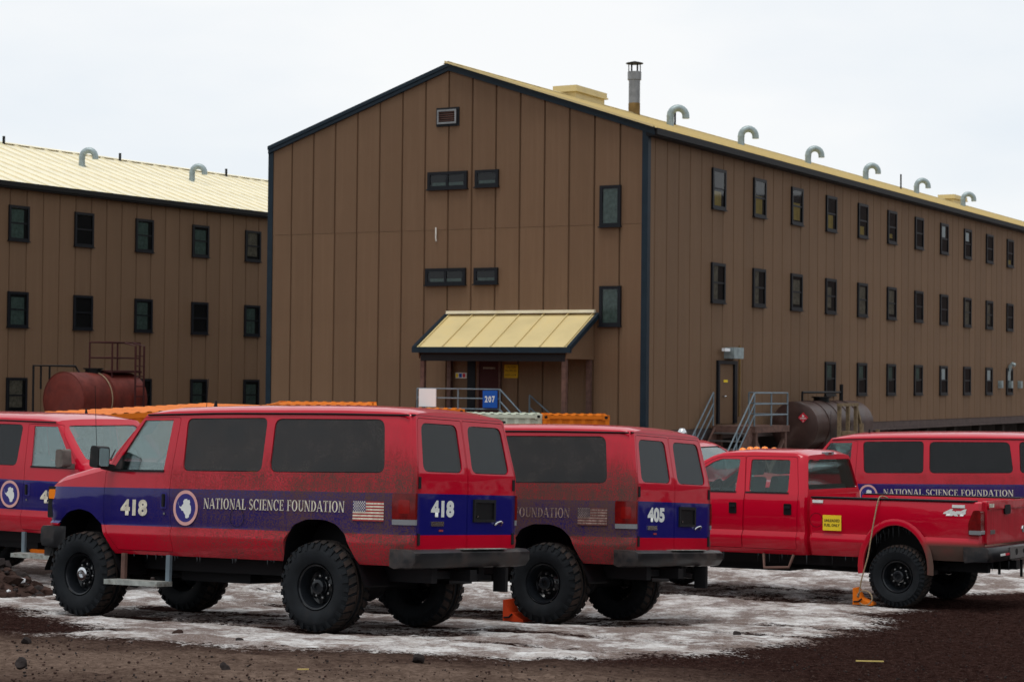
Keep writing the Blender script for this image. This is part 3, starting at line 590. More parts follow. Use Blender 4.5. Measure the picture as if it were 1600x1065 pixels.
t = MB(); t.box(-OUT+.06, -.02, y0+.1, y1-.1, .662, .70); obj('ceiling', mats(t.mesh('ceiling'), 'joint'), None, por)
ps = MB(); ps.box(-.06, .06, -.06, .06, -3.6, .6); ps = mats(ps.mesh('post'), 'rust_beam')
for (x, y) in ((-OUT+.12, y0+.14), (-OUT+.12, y1-.14), (-.14, y0+.14), (-.14, y1-.14)): obj('post', ps, None, por, (x, y, 0))
t = MB(); t.box(-OUT, -.06, 3.3, y1-.05, -1.24, -1.12); obj('deck', mats(t.mesh('deck'), 'rust_beam'), None, por)
dd = MB(); dd.box(-.09, -.035, 4.38, 5.0, -1.12, .52); ddo = obj('entrance_door', mats(dd.mesh('entrance_door'), 'maroon'), None, por)
t = MB(); t.box(-.12, -.035, 5.001, 5.06, -1.12, .58); t.box(-.12, -.035, 4.32, 4.379, -1.12, .58); t.box(-.12, -.035, 4.38, 5.0, .522, .58); obj('door_frame', mats(t.mesh('door_frame'), 'rust_beam'), None, ddo)
t = MB(); t.box(-.098, -.091, 4.5, 4.88, .28, .33); obj('door_plate', mats(t.mesh('door_plate'), 'curtain'), None, ddo)
t = MB(); t.box(-.07, -.036, 5.15, 5.4, -1.12, .62); obj('pilaster', mats(t.mesh('pilaster'), 'frame'), None, por)
t = MB(); t.box(-.055, -.036, 5.43, 5.79, .02, .17)
t.box(-.06, -.056, 5.70, 5.775, .04, .15, 1); t.box(-.06, -.056, 5.58, 5.67, .04, .15, 2); t.box(-.06, -.056, 5.47, 5.55, .04, .15, 3)
obj('hazard_placard', mats(t.mesh('hazard_placard'), ['white', 'yellow', 'sign_blue', 'sign_red']), None, por)
ys_ = MB(); ys_.box(-.075, -.05, 3.80, 4.22, .04, .40); yso = obj('warning_sign', mats(ys_.mesh('warning_sign'), 'sign_yellow'), None, por)
for (tx, zz, hh, ww) in (('CAUTION', .34, .065, .30), ('FALLING ICE', .24, .06, .34), ('KEEP CLEAR', .12, .05, .34)): obj('lettering', mats(text_mesh(tx, hh, .0, 0, ww), 'dark'), None, yso, (-.079, 4.01, zz), (0, 0, -math.pi/2))
# deck railing
rl = MB()
for z in (-.27, -.52, -.80): rl.tube([(-OUT+.02, y1-.02, z), (-OUT+.02, 3.46, z)], .022, 6)
for y in (y1-.02, 4.75, 3.46): rl.tube([(-OUT+.02, y, -1.12), (-OUT+.02, y, -.27)], .024, 6)
for (a, b) in ((-.27, -1.35), (-.58, -1.66), (-.8, -1.95)): rl.tube([(-OUT+.02, 3.46, a), (-OUT+.02, 2.1, b-.2)], .022, 6)
rl.tube([(-.3, 3.3, -.42), (-.3, 1.9, -1.5)], .022, 6); rl.tube([(-.3, 3.3, -.75), (-.3, 2.0, -1.8)], .022, 6); rl.tube([(-.3, 3.3, -1.2), (-.3, 3.3, -.42)], .024, 6); rl.tube([(-.3, 2.5, -1.9), (-.3, 2.5, -1.04)], .024, 6)
obj('railing', mats(rl.mesh('railing', 40), 'galv_rail'), None, por)
for i in range(9):
    t = MB(); t.box(-OUT+.05, -.25, 3.28-.26*(i+1), 3.28-.26*i, -1.36-.22*i, -1.32-.22*i); obj('stair_tread', mats(t.mesh('stair_tread'), 'steel'), None, por)
s207 = thing('number_sign', 'blue sign reading 207 on the porch railing', 'sign', (C0[0], C0[1], 0), (0, 0, math.pi/2-AZ))
t = MB(); t.box(-OUT-.06, -OUT-.03, 3.50, 3.94, -.76, -.30); obj('board', mats(t.mesh('board'), 'sign_blue'), None, s207)
[obj('digit', mats(text_mesh(ch_, .17, .006, 0, .088), 'decal_clean'), None, s207, (-OUT-.064, 3.72+.11*(1-k_), -.53), (0, 0, -math.pi/2)) for k_, ch_ in enumerate('207')]
t = MB(); t.box(-OUT-.06, -OUT-.03, 5.40, 5.94, -.76, -.27); wsg = obj('blank_sign', mats(t.mesh('blank_sign'), 'white_board_and_glint'), None, None, (C0[0], C0[1], 0), (0, 0, math.pi/2-AZ)); tag(wsg, 'plain white board tied to the porch railing', 'sign')

# metal stairs at the side door
st = thing('metal_stairs', 'steel stair and landing with grey rails at the brown side door', 'stairs', (C0[0], C0[1], 0), (0, 0, math.pi/2-AZ))
t = MB(); t.box(4.1, 6.7, -1.45, -.15, -1.42, -1.24); obj('landing', mats(t.mesh('landing'), 'rust_beam'), None, st)
tr = MB(); tr.box(-.15, .13, -1.25, -.30, -.04, 0); tr = mats(tr.mesh('stair_tread'), 'steel')
for i in range(9): obj('stair_tread', tr, None, st, (4.0-.26*i, 0, -1.42-.215*i))
for yy in (-1.32, -.24):
    t = MB(); t.add([(4.15, yy-.03, -1.24), (4.15, yy-.03, -1.62), (1.6, yy-.03, -3.72), (1.6, yy-.03, -3.34)]+[(4.15, yy+.03, -1.24), (4.15, yy+.03, -1.62), (1.6, yy+.03, -3.72), (1.6, yy+.03, -3.34)], [(0, 1, 2, 3), (7, 6, 5, 4), (0, 4, 5, 1), (1, 5, 6, 2), (2, 6, 7, 3), (3, 7, 4, 0)]); obj('stringer', mats(t.mesh('stringer', fix=True), 'rust_beam'), None, st)
for yy, x0 in ((-1.40, 4.15), (-.16, 4.15)):
    t = MB()
    for dz in (.93, .62, .31): t.tube([(x0, yy, -1.24+dz), (1.75, yy, -3.27+dz)], .023, 6)
    for x in (x0, 2.9, 1.75): t.tube([(x, yy, -1.3-(x0-x)*.84), (x, yy, -1.24+.93-(x0-x)*.845)], .024, 6)
    obj('stair_rail', mats(t.mesh('stair_rail', 40), 'galv_rail'), None, st)
t = MB()
for dz in (.93, .62, .31):
    t.tube([(4.15, -1.40, -1.24+dz), (6.65, -1.40, -1.24+dz)], .023, 6); t.tube([(6.65, -1.40, -1.24+dz), (6.65, -.2, -1.24+dz)], .023, 6)
for x in (4.15, 5.4, 6.65): t.tube([(x, -1.40, -1.3), (x, -1.40, -.31)], .026, 6)
t.tube([(6.65, -.2, -1.3), (6.65, -.2, -.31)], .026, 6)
obj('guard_rail', mats(t.mesh('guard_rail', 40), 'galv_rail'), None, st)
for x in (4.3, 6.5):
    for y in (-1.36, -.3): t = MB(); t.box(x-.07, x+.07, y-.06, y+.06, -3.75, -1.42); obj('post', mats(t.mesh('post'), 'rust_beam'), None, st)
t = MB(); t.bar((4.3, -1.36, -3.4), (6.5, -1.36, -1.6), .09); t.bar((4.3, -1.34, -1.6), (6.5, -1.34, -3.4), .09); obj('brace', mats(t.mesh('brace'), 'rust_beam'), None, st)

# fuel tank by the side wall, with timber access frame
def tank(name, label, L, r, m, root_loc, rz, bands):
    o = thing(name, label, 'tank', root_loc, (0, 0, rz))
    pr = [(.001, -.05), (r*.55, -.045), (r*.93, -.02), (r, .03), (r, L-.03), (r*.93, L+.02), (r*.55, L+.045), (.001, L+.05)]
    mb = MB(); mb.lathe(pr, 40, 'x'); obj('shell', mats(mb.mesh('shell', 40, fix=True), m), None, o)
    bd = MB(); bd.lathe([(r, -.02), (r+.018, -.02), (r+.018, .02), (r, .02)], 40, 'x'); bd = mats(bd.mesh('weld_band', 40, fix=True), m)
    for x in bands: obj('weld_band', bd, None, o, (x, 0, 0))
    for x in (L*.2, L*.8):
        t = MB(); t.box(x-.1, x+.1, -r*.8, r*.8, -r-.35, -r*.55); obj('saddle', mats(t.mesh('saddle'), 'maroon'), None, o)
    t = MB(); t.lathe([(.01, r+.13), (.30, r+.13), (.30, r+.09), (.24, r+.09), (.24, r-.05)], 20, 'z'); obj('hatch', mats(t.mesh('hatch', 40), 'black'), None, o, (L*.45, 0, 0))
    return o
import mathutils
def main_to_world(x, y, z=0):
    a = math.pi/2-AZ; return (C0[0]+x*math.cos(a)-y*math.sin(a), C0[1]+x*math.sin(a)+y*math.cos(a), z)
tk = tank('fuel_tank', 'dark brown cylindrical fuel tank with red diamond placard beside the metal stairs', 5.0, .74, 'tank_brown', main_to_world(8.1, -1.05, -1.30), math.pi/2-AZ, (1.0, 1.9, 2.8, 3.7))
t = MB(); d = .155; t.prism([(0, -d), (d, 0), (0, d), (-d, 0)], 'x', -.062, -.052); pl = obj('flammable_placard', mats(t.mesh('flammable_placard'), 'sign_red'), None, tk, (-.0, -.30, .26))
fl = MB(); fl.sheet([(0, .01), (.03, .025), (.035, .05), (.015, .095), (-.005, .06), (-.025, .075), (-.03, .03)], 'x', -.064); obj('flame_mark', mats(fl.mesh('flame_mark'), 'decal_clean'), None, pl)
obj('lettering', mats(text_mesh('FLAMMABLE', .04, .001, 0, .20), 'decal_clean'), None, pl, (-.065, 0, -.02), (0, 0, -math.pi/2)); obj('class_number', mats(text_mesh('3', .045, .001, 0, .025), 'decal_clean'), None, pl, (-.065, 0, -.10), (0, 0, -math.pi/2))
t = MB(); t.tube([(.9, .1, .7), (.9, .1, 1.0), (4.2, .1, 1.0), (4.2, .1, .74)], .035, 8); t.tube([(4.3, .1, .72), (4.3, .1, 1.25)], .06, 8); obj('vent_pipe', mats(t.mesh('vent_pipe', 40), 'black'), None, tk)
for x in (1.0, 4.0):
    for y in (-.5, .5): t = MB(); t.box(x-.08, x+.08, y-.08, y+.08, -2.6, -1.05); obj('leg', mats(t.mesh('leg'), 'maroon'), None, tk)
wf = thing('timber_frame', 'rough timber access frame leaning over the brown fuel tank', 'frame', main_to_world(9.2, -2.05, -3.5), (0, 0, math.pi/2-AZ))
for i, (x, y, h) in enumerate(((0, 0, 2.85), (.75, 0, 2.82), (1.45, 0, 2.8), (0, -.7, 2.3), (1.45, -.7, 2.1))):
    t = MB(); t.box(x-.05, x+.05, y-.05, y+.05, 0, h); obj('post', mats(t.mesh('post'), 'wood'), None, wf)
for (a, b) in (((-.1, 0, 2.84), (1.6, 0, 2.84)), ((0, 0, 1.55), (1.5, 0, 1.55)), ((1.45, 0, 2.8), (2.6, 0, 1.3)), ((0, -.7, 1.6), (1.45, -.7, 1.6)), ((.3, 0, 1.9), (.75, 0, 1.9))):
    t = MB(); t.bar(a, b, .09, .12 if a[2] < 2 else .09); obj('rail', mats(t.mesh('rail'), 'wood'), None, wf)
for z in (1.62, 1.66):
    t = MB(); t.box(.05, 1.4, -.65, -.05, z, z+.03); obj('board', mats(t.mesh('board'), 'wood'), None, wf)
t = MB(); t.box(.12, .6, -.3, .05, 1.70, 2.05); wb = obj('crate', mats(t.mesh('crate'), 'wood'), None, wf)

# second building on the left
AZ2 = .552; C2 = (-17.379, 64.454)
lb = thing('left_dormitory', 'brown metal-clad long building with pale ribbed roof on the left', 'building', (C2[0], C2[1], 0), (0, 0, math.pi/2-AZ2))
X0, X1, LE, LSL, LH = -9.0, 33.0, 6.30, .345, 6.3
core = MB(); core.box(X0, X1, 0, 12.4, -2.4, LE); core.prism([(0, LE-.05), (12.4, LE-.05), (6.2, LE+6.2*LSL-.05)], 'x', X0, X1); obj('wall_backing', mats(core.mesh('wall_backing'), 'joint'), None, lb)
lp = mats(panel_mesh(PW, -2.4, LE-.02, LE-.02), 'wall_panel'); k0 = math.ceil((X0-1.487)/PW)
for k in range(k0, int((X1-1.487)/PW)): obj('wall_panel', lp, None, lb, (1.487+k*PW, 0, 0))
t = MB(); t.box(X0, X1, -.30, -.02, LE-.19, LE-.02); t.box(X0, X1, -.35, -.301, LE-.14, LE+.02); obj('eave_gutter', mats(t.mesh('eave_gutter'), 'black'), None, lb)
roof_side(lb, 'roof', X0, X1, LE+.07, LSL, 6.2, 'roof_pale', .28, (1.487+k0*PW)-X0)
for i in range(-1, 7):
    x = 1.868+3.048*i
    cl = [('curtain_green', (.02, .8, 0, .95)), None, ('curtain_green', (.05, .75, 0, .95)), ('curtain_green', (.1, .9, 0, .9)), ('curtain', (.1, .85, .1, 1))]
    add_window(lb, (x, -.02, 4.992), 0, .92, 1.16, 'hung', cl[i % 5]); add_window(lb, (x, -.02, 2.143), 0, .92, 1.17, 'hung', cl[(i+3) % 5] if i != 1 else None); add_window(lb, (x, -.02, -.69), 0, .92, 1.16, 'hung', cl[(i+4) % 5])
for x in (9.0, 15.2): gooseneck(lb, x, 4.0, LE+.10+LSL*4, 1, R(-60))
for x in (7.0, 13.2, 19.7): t = MB(); t.tube([(0, 0, -.1), (0, 0, .30)], .05, 8); obj('vent_rod', mats(t.mesh('vent_rod', 40), 'dark'), None, lb, (x, 6.0, LE+.1+LSL*6.0))

rt = tank('red_tank', 'rust red cylindrical tank with railed platform before the left building', 2.75, .80, 'tank_red', (-13.05, 58.2, -.72), math.pi/2-AZ2, (.03, 1.35))
t = MB()
for (x, y) in ((1.55, -.45), (2.75, -.45), (1.55, .45), (2.75, .45)): t.tube([(x, y, .62), (x, y, 1.70)], .028, 6)
for z in (1.70, 1.24, .85):
    t.tube([(1.55, -.45, z), (2.75, -.45, z), (2.75, .45, z), (1.55, .45, z), (1.55, -.45, z)], .025, 6)
obj('platform_rail', mats(t.mesh('platform_rail', 40), 'maroon'), None, rt)
t = MB()
for x in (2.05, 2.42): t.tube([(x, -.92, -2.0), (x, -.92, 1.6), (x, -.5, 1.68)], .03, 6)
for i in range(11): t.tube([(2.05, -.92, -1.7+.3*i), (2.42, -.92, -1.7+.3*i)], .018, 6)
obj('ladder', mats(t.mesh('ladder', 40), 'maroon'), None, rt)
t = MB(); t.box(1.5, 2.8, -.5, .5, .80, .85); obj('platform', mats(t.mesh('platform'), 'maroon'), None, rt)
t = MB()
t.tube([(-.6, .6, -1.5), (-.6, .6, .98), (1.0, .5, .98), (1.0, .3, .75)], .035, 8); t.tube([(.05, .6, .5), (.05, .6, .98)], .03, 8); t.tube([(-.3, .6, .3), (-.3, .6, .98)], .03, 8); obj('vent_pipe', mats(t.mesh('vent_pipe', 40), 'black'), None, rt)
t = MB(); t.tube([(1.05+.0*a, -.815*math.sin(a), .815*math.cos(a)) if False else (1.2, -.82*math.sin(a), .82*math.cos(a)) for a in np.linspace(.05, 2.0, 14)], .016, 6); obj('hose', mats(t.mesh('hose', 40), 'rope'), None, rt)
for x in (.5, 2.5):
    for y in (-.5, .5): t = MB(); t.box(x-.08, x+.08, y-.08, y+.08, -2.4, -1.1); obj('leg', mats(t.mesh('leg'), 'maroon'), None, rt)

# shipping containers
_CM = {}
def corr(L, h, n, depth, axis_name):
    p = L/n; pts = []
    for i in range(n): pts += [(i*p, 0), (i*p+.26*p, 0), (i*p+.5*p, depth), (i*p+.76*p, depth)]
    pts.append((L, 0)); vs = []
    for (x, d) in pts: vs += [(x, d, 0), (x, d, h)]
    return vs, [(2*i, 2*i+2, 2*i+3, 2*i+1) for i in range(len(pts)-1)]
def container(label, Lc, Wc, Hc, m, loc, rot, group='shipping containers between the vans and the buildings'):
    o = thing('shipping_container', label, 'container', loc, rot, group); f = .10
    for (x, y) in ((0, 0), (Lc-f, 0), (0, Wc-f), (Lc-f, Wc-f)):
        t = MB(); t.box(x, x+f, y, y+f, .12, Hc-.12); obj('corner_post', mats(t.mesh('corner_post'), m), None, o)
        for z in (0, Hc-.118):
            cx0 = -.006 if x == 0 else Lc-.172; cy0 = -.006 if y == 0 else Wc-.156
            t = MB(); t.box(cx0, cx0+.178, cy0, cy0+.162, z-.002, z+.120)
            c = obj('corner_casting', mats(t.mesh('corner_casting'), m), None, o)
            t = MB(); mid = cx0+.089; yy = cy0-.004 if y == 0 else cy0+.166
            t.prism(rnd([(mid-.04, z+.028), (mid+.04, z+.028), (mid+.04, z+.092), (mid-.04, z+.092)], .03), 'y', min(yy, yy), yy+.004 if y == 0 else yy-.004)
            xx = cx0-.004 if x == 0 else cx0+.182; ym = cy0+.081
            t.prism(rnd([(ym-.038, z+.028), (ym+.038, z+.028), (ym+.038, z+.092), (ym-.038, z+.092)], .03), 'x', xx-.001, xx+.001); obj('casting_hole', mats(t.mesh('casting_hole'), 'black'), None, c)
    for (x0_, x1_, y0_, y1_) in ((.175, Lc-.175, .0, .07), (.175, Lc-.175, Wc-.07, Wc), (.0, .07, .16, Wc-.16), (Lc-.07, Lc, .16, Wc-.16)):
        for (z0_, z1_) in ((.0, .14), (Hc-.10, Hc-.012)):
            t = MB(); t.box(x0_, x1_, y0_, y1_, z0_, z1_); obj('rail', mats(t.mesh('rail'), m), None, o)
    n = max(4, round((Lc-.2)/.278)); vs, fs = corr(Lc-.2, Hc-.24, n, .036, 'y')
    for (yy, fl) in ((.02, 1), (Wc-.02, -1)):
        t = MB(); t.add([(x+.1, yy+d*fl, z+.14) for x, d, z in vs], fs); obj('side_wall', mats(t.mesh('side_wall'), m), None, o)
    n = max(4, round((Wc-.2)/.25)); vs, fs = corr(Wc-.2, Hc-.24, n, .036, 'x')
    for (xx, fl) in ((.02, 1), (Lc-.02, -1)):
        t = MB(); t.add([(xx+d*fl, x+.1, z+.14) for x, d, z in vs], fs); obj('end_wall', mats(t.mesh('end_wall'), m), None, o)
    n = max(4, round((Lc-.2)/.22)); vs, fs = corr(Lc-.2, Wc-.1, n, .022, 'z')
    t = MB(); t.add([(x+.1, z+.05, Hc-.018+d) for x, d, z in vs], fs); obj('roof_sheet', mats(t.mesh('roof_sheet'), m), None, o)
    return o
K1 = ((-9.08, 32.20, -3.385), (0, R(-2.83), R(36))); K2 = ((-5.426, 44.33, -3.195), (0, 0, R(4))); K3 = ((-3.636, 51.33, -3.37), (0, 0, R(4))); K4 = ((-1.12, 49.267, -3.29), (0, 0, R(1))); K5 = ((.770, 49.0, -3.295), (0, 0, 0))
container('orange corrugated container, longest, running behind the leftmost van', 6.06, 2.44, 2.59, 'orange', K1[0], K1[1])
container('orange container end with black corner holes, standing left of the porch', 2.44, 6.06, 2.59, 'orange', K2[0], K2[1])
container('orange container end just left of the white container', 2.44, 2.44, 2.59, 'orange', K3[0], K3[1])
container('white corrugated container with rust stains below the porch stair', 1.88, 2.44, 2.44, 'cont_white', K4[0], K4[1])
container('orange container at the right end of the row, beside the white one', 1.64, 2.44, 2.44, 'orange', K5[0], K5[1])
# ---------------------------------------------------------------- vehicles
def interp(tab, x):
    if x <= tab[0][0]: return tab[0][1]
    for (a, b), (c, d) in zip(tab, tab[1:]):
        if x <= c: return b+(d-b)*(x-a)/(c-a)
    return tab[-1][1]
def loft(P, ins=0., flip=False, mb=None):
    """closed body loft; P: dict of tables. ins shrinks it."""
    mb = mb or MB(); rings = []
    xs = list(P['xs']); xs[0] += ins; xs[-1] -= ins
    for si, x in enumerate(xs):
        x = min(max(x, xs[0]), xs[-1]); zt = interp(P['top'], x)-ins*.6; cr = max(.004, interp(P['crown'], x)-ins*.4); zb = interp(P['bot'], x)+ins; narrow = interp(P['narrow'], P['xs'][si])+ins
        ref = P['belt']+.05; rows = []
        for (w, z) in P['rows']:
            zz = z
            if zt < ref and z > P['zref']: zz = P['zref']+(z-P['zref'])*(zt-P['zref'])/(ref-P['zref'])
            z0_, zc_ = P['rows'][0][1], P['zref']
            if z < zc_: zz = zb+.003+(z-z0_)*(zc_-zb-.003)/(zc_-z0_)
            rows.append((max(.05, w-narrow), zz))
        zl = rows[-1][1]; wl = rows[-1][0]
        for u in (.25, .5, .75, 1.):
            z = zl+u*(max(zt, zl+.02)-zl); rows.append((wl-(z-zl)*P['tumble']-(.05*u if zt < ref else 0)*.6, z))
        w = rows[-1][0]; z = rows[-1][1]
        for (a, c) in ((.975, .34), (.90, .60), (.72, .80), (.42, .95)): rows.append((w*a, z+cr*c))
        half = [(0, zb)]+[(rows[0][0]*.8, zb)]+rows+[(0, z+cr)]
        ring = []
        for (y, z) in half: ring.append((y, z))
        for (y, z) in half[-2:0:-1]: ring.append((-y, z))
        rings.append([Vector((x, y, z)) for y, z in ring])
    n = len(rings[0]); h = n//2; out = []
    for rg in rings:
        for v in rg:
            x = v.x
            if x < P['xs'][0]+.35: x += P['shear']*max(0, v.z-P['belt'])*min(1, (P['xs'][0]+.35-x)/.25)
            fx = (v.x-P['nose0'])/(P['xs'][-1]-P['nose0'])
            if fx > 0: x += P['bulge']*fx*(1-(v.y/1.0)**2)
            out.append((x, v.y, v.z))
    fs = [(i*n+k, i*n+(k+1) % n, (i+1)*n+(k+1) % n, (i+1)*n+k) for i in range(len(rings)-1) for k in range(n)]
    for base, fl in ((0, 1), ((len(rings)-1)*n, 0)):
        for k in range(h):
            a, b, c, d = base+k, base+k+1, base+(n-k-1) % n, base+(n-k) % n
            f = [a, b, c, d]; f2 = []
            for q in f:
                if q not in f2: f2.append(q)
            fs.append(tuple(f2[::-1] if fl else f2))
    if flip: fs = [f[::-1] for f in fs]
    mb.add(out, fs); return mb
def shell(P, a, b):
    m1 = MB(); loft(P, a, False, m1); me1 = m1.mesh('s', fix=True)
    m2 = MB(); loft(P, b, False, m2); me2 = m2.mesh('s2', fix=True)
    for me_, want in ((me1, 1), (me2, -1)):
        bm = bmesh.new(); bm.from_mesh(me_)
        if bm.calc_volume(signed=True)*want < 0: bmesh.ops.reverse_faces(bm, faces=bm.faces)
        bm.to_mesh(me_); bm.free()
    bm = bmesh.new(); bm.from_mesh(me1); bm.from_mesh(me2); me = bpy.data.meshes.new('shell'); bm.to_mesh(me); bm.free()
    me.materials.append(MT['paint']); me.materials.append(MT['trim_grey']); n1 = len(me1.polygons); me.polygons.foreach_set('material_index', [0]*n1+[1]*(len(me.polygons)-n1)); bpy.data.meshes.remove(me1); bpy.data.meshes.remove(me2); return me
def cutter(items):
    mb = MB()
    for (poly, ax, a, b) in items: mb.prism(poly, ax, a, b)
    me = mb.mesh('cut', fix=True); bm = bmesh.new(); bm.from_mesh(me)
    if bm.calc_volume(signed=True) < 0: bmesh.ops.reverse_faces(bm, faces=bm.faces)
    bm.to_mesh(me); bm.free(); return me
def skin(sh, items, m, name, ang=35):
    me = boolean(sh, cutter(items), 'INTERSECT'); me.name = name; shade(me, ang); return mats(me, m)
def mat0(me, m):
    me.materials[0] = MT[m]; return me
class S:       # specification of a part, instantiated for every vehicle
    def __init__(s, name, mesh, loc=None, rot=None, kids=None, label=None, kind=None): s.name, s.mesh, s.loc, s.rot, s.kids, s.label, s.kind = name, mesh, loc, rot, kids or [], label, kind
def inst(sp, parent, over=None):
    o = obj(sp.name, sp.mesh, None, parent, sp.loc, sp.rot, sp.label)
    if over:
        for i, sl in enumerate(o.material_slots):
            if sl.material and sl.material.name in over:
                nm = over[sl.material.name]; sl.link = 'OBJECT'; sl.material = MT[nm]
    if sp.kind: o['kind'] = sp.kind
    for k in sp.kids: inst(k, o, over)
    return o
def mk(mb, name, m, smooth=None, fix=False): return mats(mb.mesh(name, smooth, fix), m)
def rbox(x0, x1, y0, y1, z0, z1, r=.02, axis='y'):
    mb = MB()
    if axis == 'y': mb.prism(rnd([(x0, z0), (x1, z0), (x1, z1), (x0, z1)], r), 'y', y0, y1)
    elif axis == 'x': mb.prism(rnd([(y0, z0), (y1, z0), (y1, z1), (y0, z1)], r), 'x', x0, x1)
    else: mb.prism(rnd([(x0, y0), (x1, y0), (x1, y1), (x0, y1)], r), 'z', z0, z1)
    return mb

def arc_text(txt, r, size, c, y):      # raised tyre lettering
    pass
def make_wheel(Rt, Wt, Rr, lugs, name='wheel'):
    """axis y, outer face towards +y; returns spec. Outer face at y=Wt/2"""
    h = Wt/2
    prof = [(Rr+.005, h-.075), (Rr+.025, h-.02), (Rr+.07, h+.005), ((Rr+Rt)/2+.02, h+.018), (Rt-.09, h+.008), (Rt-.035, h-.02), (Rt-.022, h-.06), (Rt-.018, 0)]
    full = prof+[(r, -a) for r, a in prof[-2::-1]]
    ty = MB(); ty.lathe(full, 48, 'y'); nb = lugs
    for k in range(nb):                # tread blocks
        t0 = 2*math.pi*k/nb
        for row, (ya, yb, off, ln) in enumerate(((h-.115, h-.012, 0, .64), (.03, h-.135, .5, .72), (-h+.135, -.03, .1, .72), (-h+.012, -h+.115, .6, .64))):
            a = t0+off*2*math.pi/nb; da = ln*math.pi/nb; vs = []
            sk = .10*(1 if ya > 0 else -1)/Rt*(1 if row in (1, 2) else .4)
            for (yy, s_) in ((ya, -1), (yb, 1)):
                for tt in (a-da, a+da):
                    for rr in (Rt-.03, Rt+.0 if abs(yy) < h-.05 else Rt-.022):
                        q = tt+sk*s_*.5; vs.append((rr*math.cos(q), yy, rr*math.sin(q)))
            ty.add(vs, [(0, 1, 3, 2), (4, 6, 7, 5), (0, 4, 5, 1), (2, 3, 7, 6), (1, 5, 7, 3)], 1)
        for sgn in (1, -1):            # shoulder lugs running down the side wall
            a = t0+(.0 if sgn > 0 else .6)*2*math.pi/nb; da = .40*math.pi/nb; vs = []
            for (rr, yy) in ((Rt-.024, sgn*(h-.012)), (Rt-.10 if k % 2 else Rt-.075, sgn*(h+.006))):
                for tt in (a-da, a+da):
                    for e in (-.012, .012): vs.append((rr*math.cos(tt), yy+sgn*e, rr*math.sin(tt)))
            ty.add(vs, [(0, 1, 3, 2), (4, 6, 7, 5), (0, 4, 5, 1), (2, 3, 7, 6), (1, 5, 7, 3)], 0)
    tyre = mats(ty.mesh('tyre', 40, fix=False), ['rubber', 'tread'])
    rm = MB(); rm.lathe([(Rr+.012, h-.015), (Rr+.012, h-.03), (Rr-.005, h-.035), (Rr-.02, h-.07), (Rr-.03, h-.12), (Rr-.035, h-.17), (Rr-.06, h-.19), (Rr*.55, h-.165), (Rr*.42, h-.15), (.088, h-.145), (.085, h-.11), (.08, h-.105)], 40, 'y')
    rm.lathe([(Rr+.005, -h+.05), (Rr-.03, -h+.10), (Rr-.035, h-.17)], 40, 'y')
    rim = mats(rm.mesh('rim', 35), 'rim')
    hl = MB()
    for k in range(8):
        a = 2*math.pi*(k+.5)/8; cx, cz = .70*Rr*math.cos(a), .70*Rr*math.sin(a)
        hl.sheet([(cx+.028*math.cos(b), cz+.028*math.sin(b)) for b in np.linspace(0, 2*math.pi, 13)[:-1]], 'y', h-.163)
    hub = MB(); hub.lathe([(.078, h-.11), (.078, h-.055), (.068, h-.05), (.042, h-.05), (.04, h-.075), (.001, h-.075)], 24, 'y')
    nut = MB()
    for k in range(8):
        a = 2*math.pi*k/8; nut.lathe([(.014, h-.15), (.014, h-.115), (.001, h-.11)], 8, 'y', c=(.115*math.cos(a), 0, .115*math.sin(a)))
    return S(name, rim, kids=[S('tyre', tyre), S('vent_hole', mk(hl, 'vent_hole', 'black'), kind='stuff'), S('hub', mk(hub, 'hub', 'rim', 35)), S('wheel_nuts', mk(nut, 'wheel_nuts', 'steel', 35), kind='stuff')]), mats(bpy.data.meshes.new_from_object(bpy.data.objects.new('x', hub.mesh('hub', 35))), 'chrome')

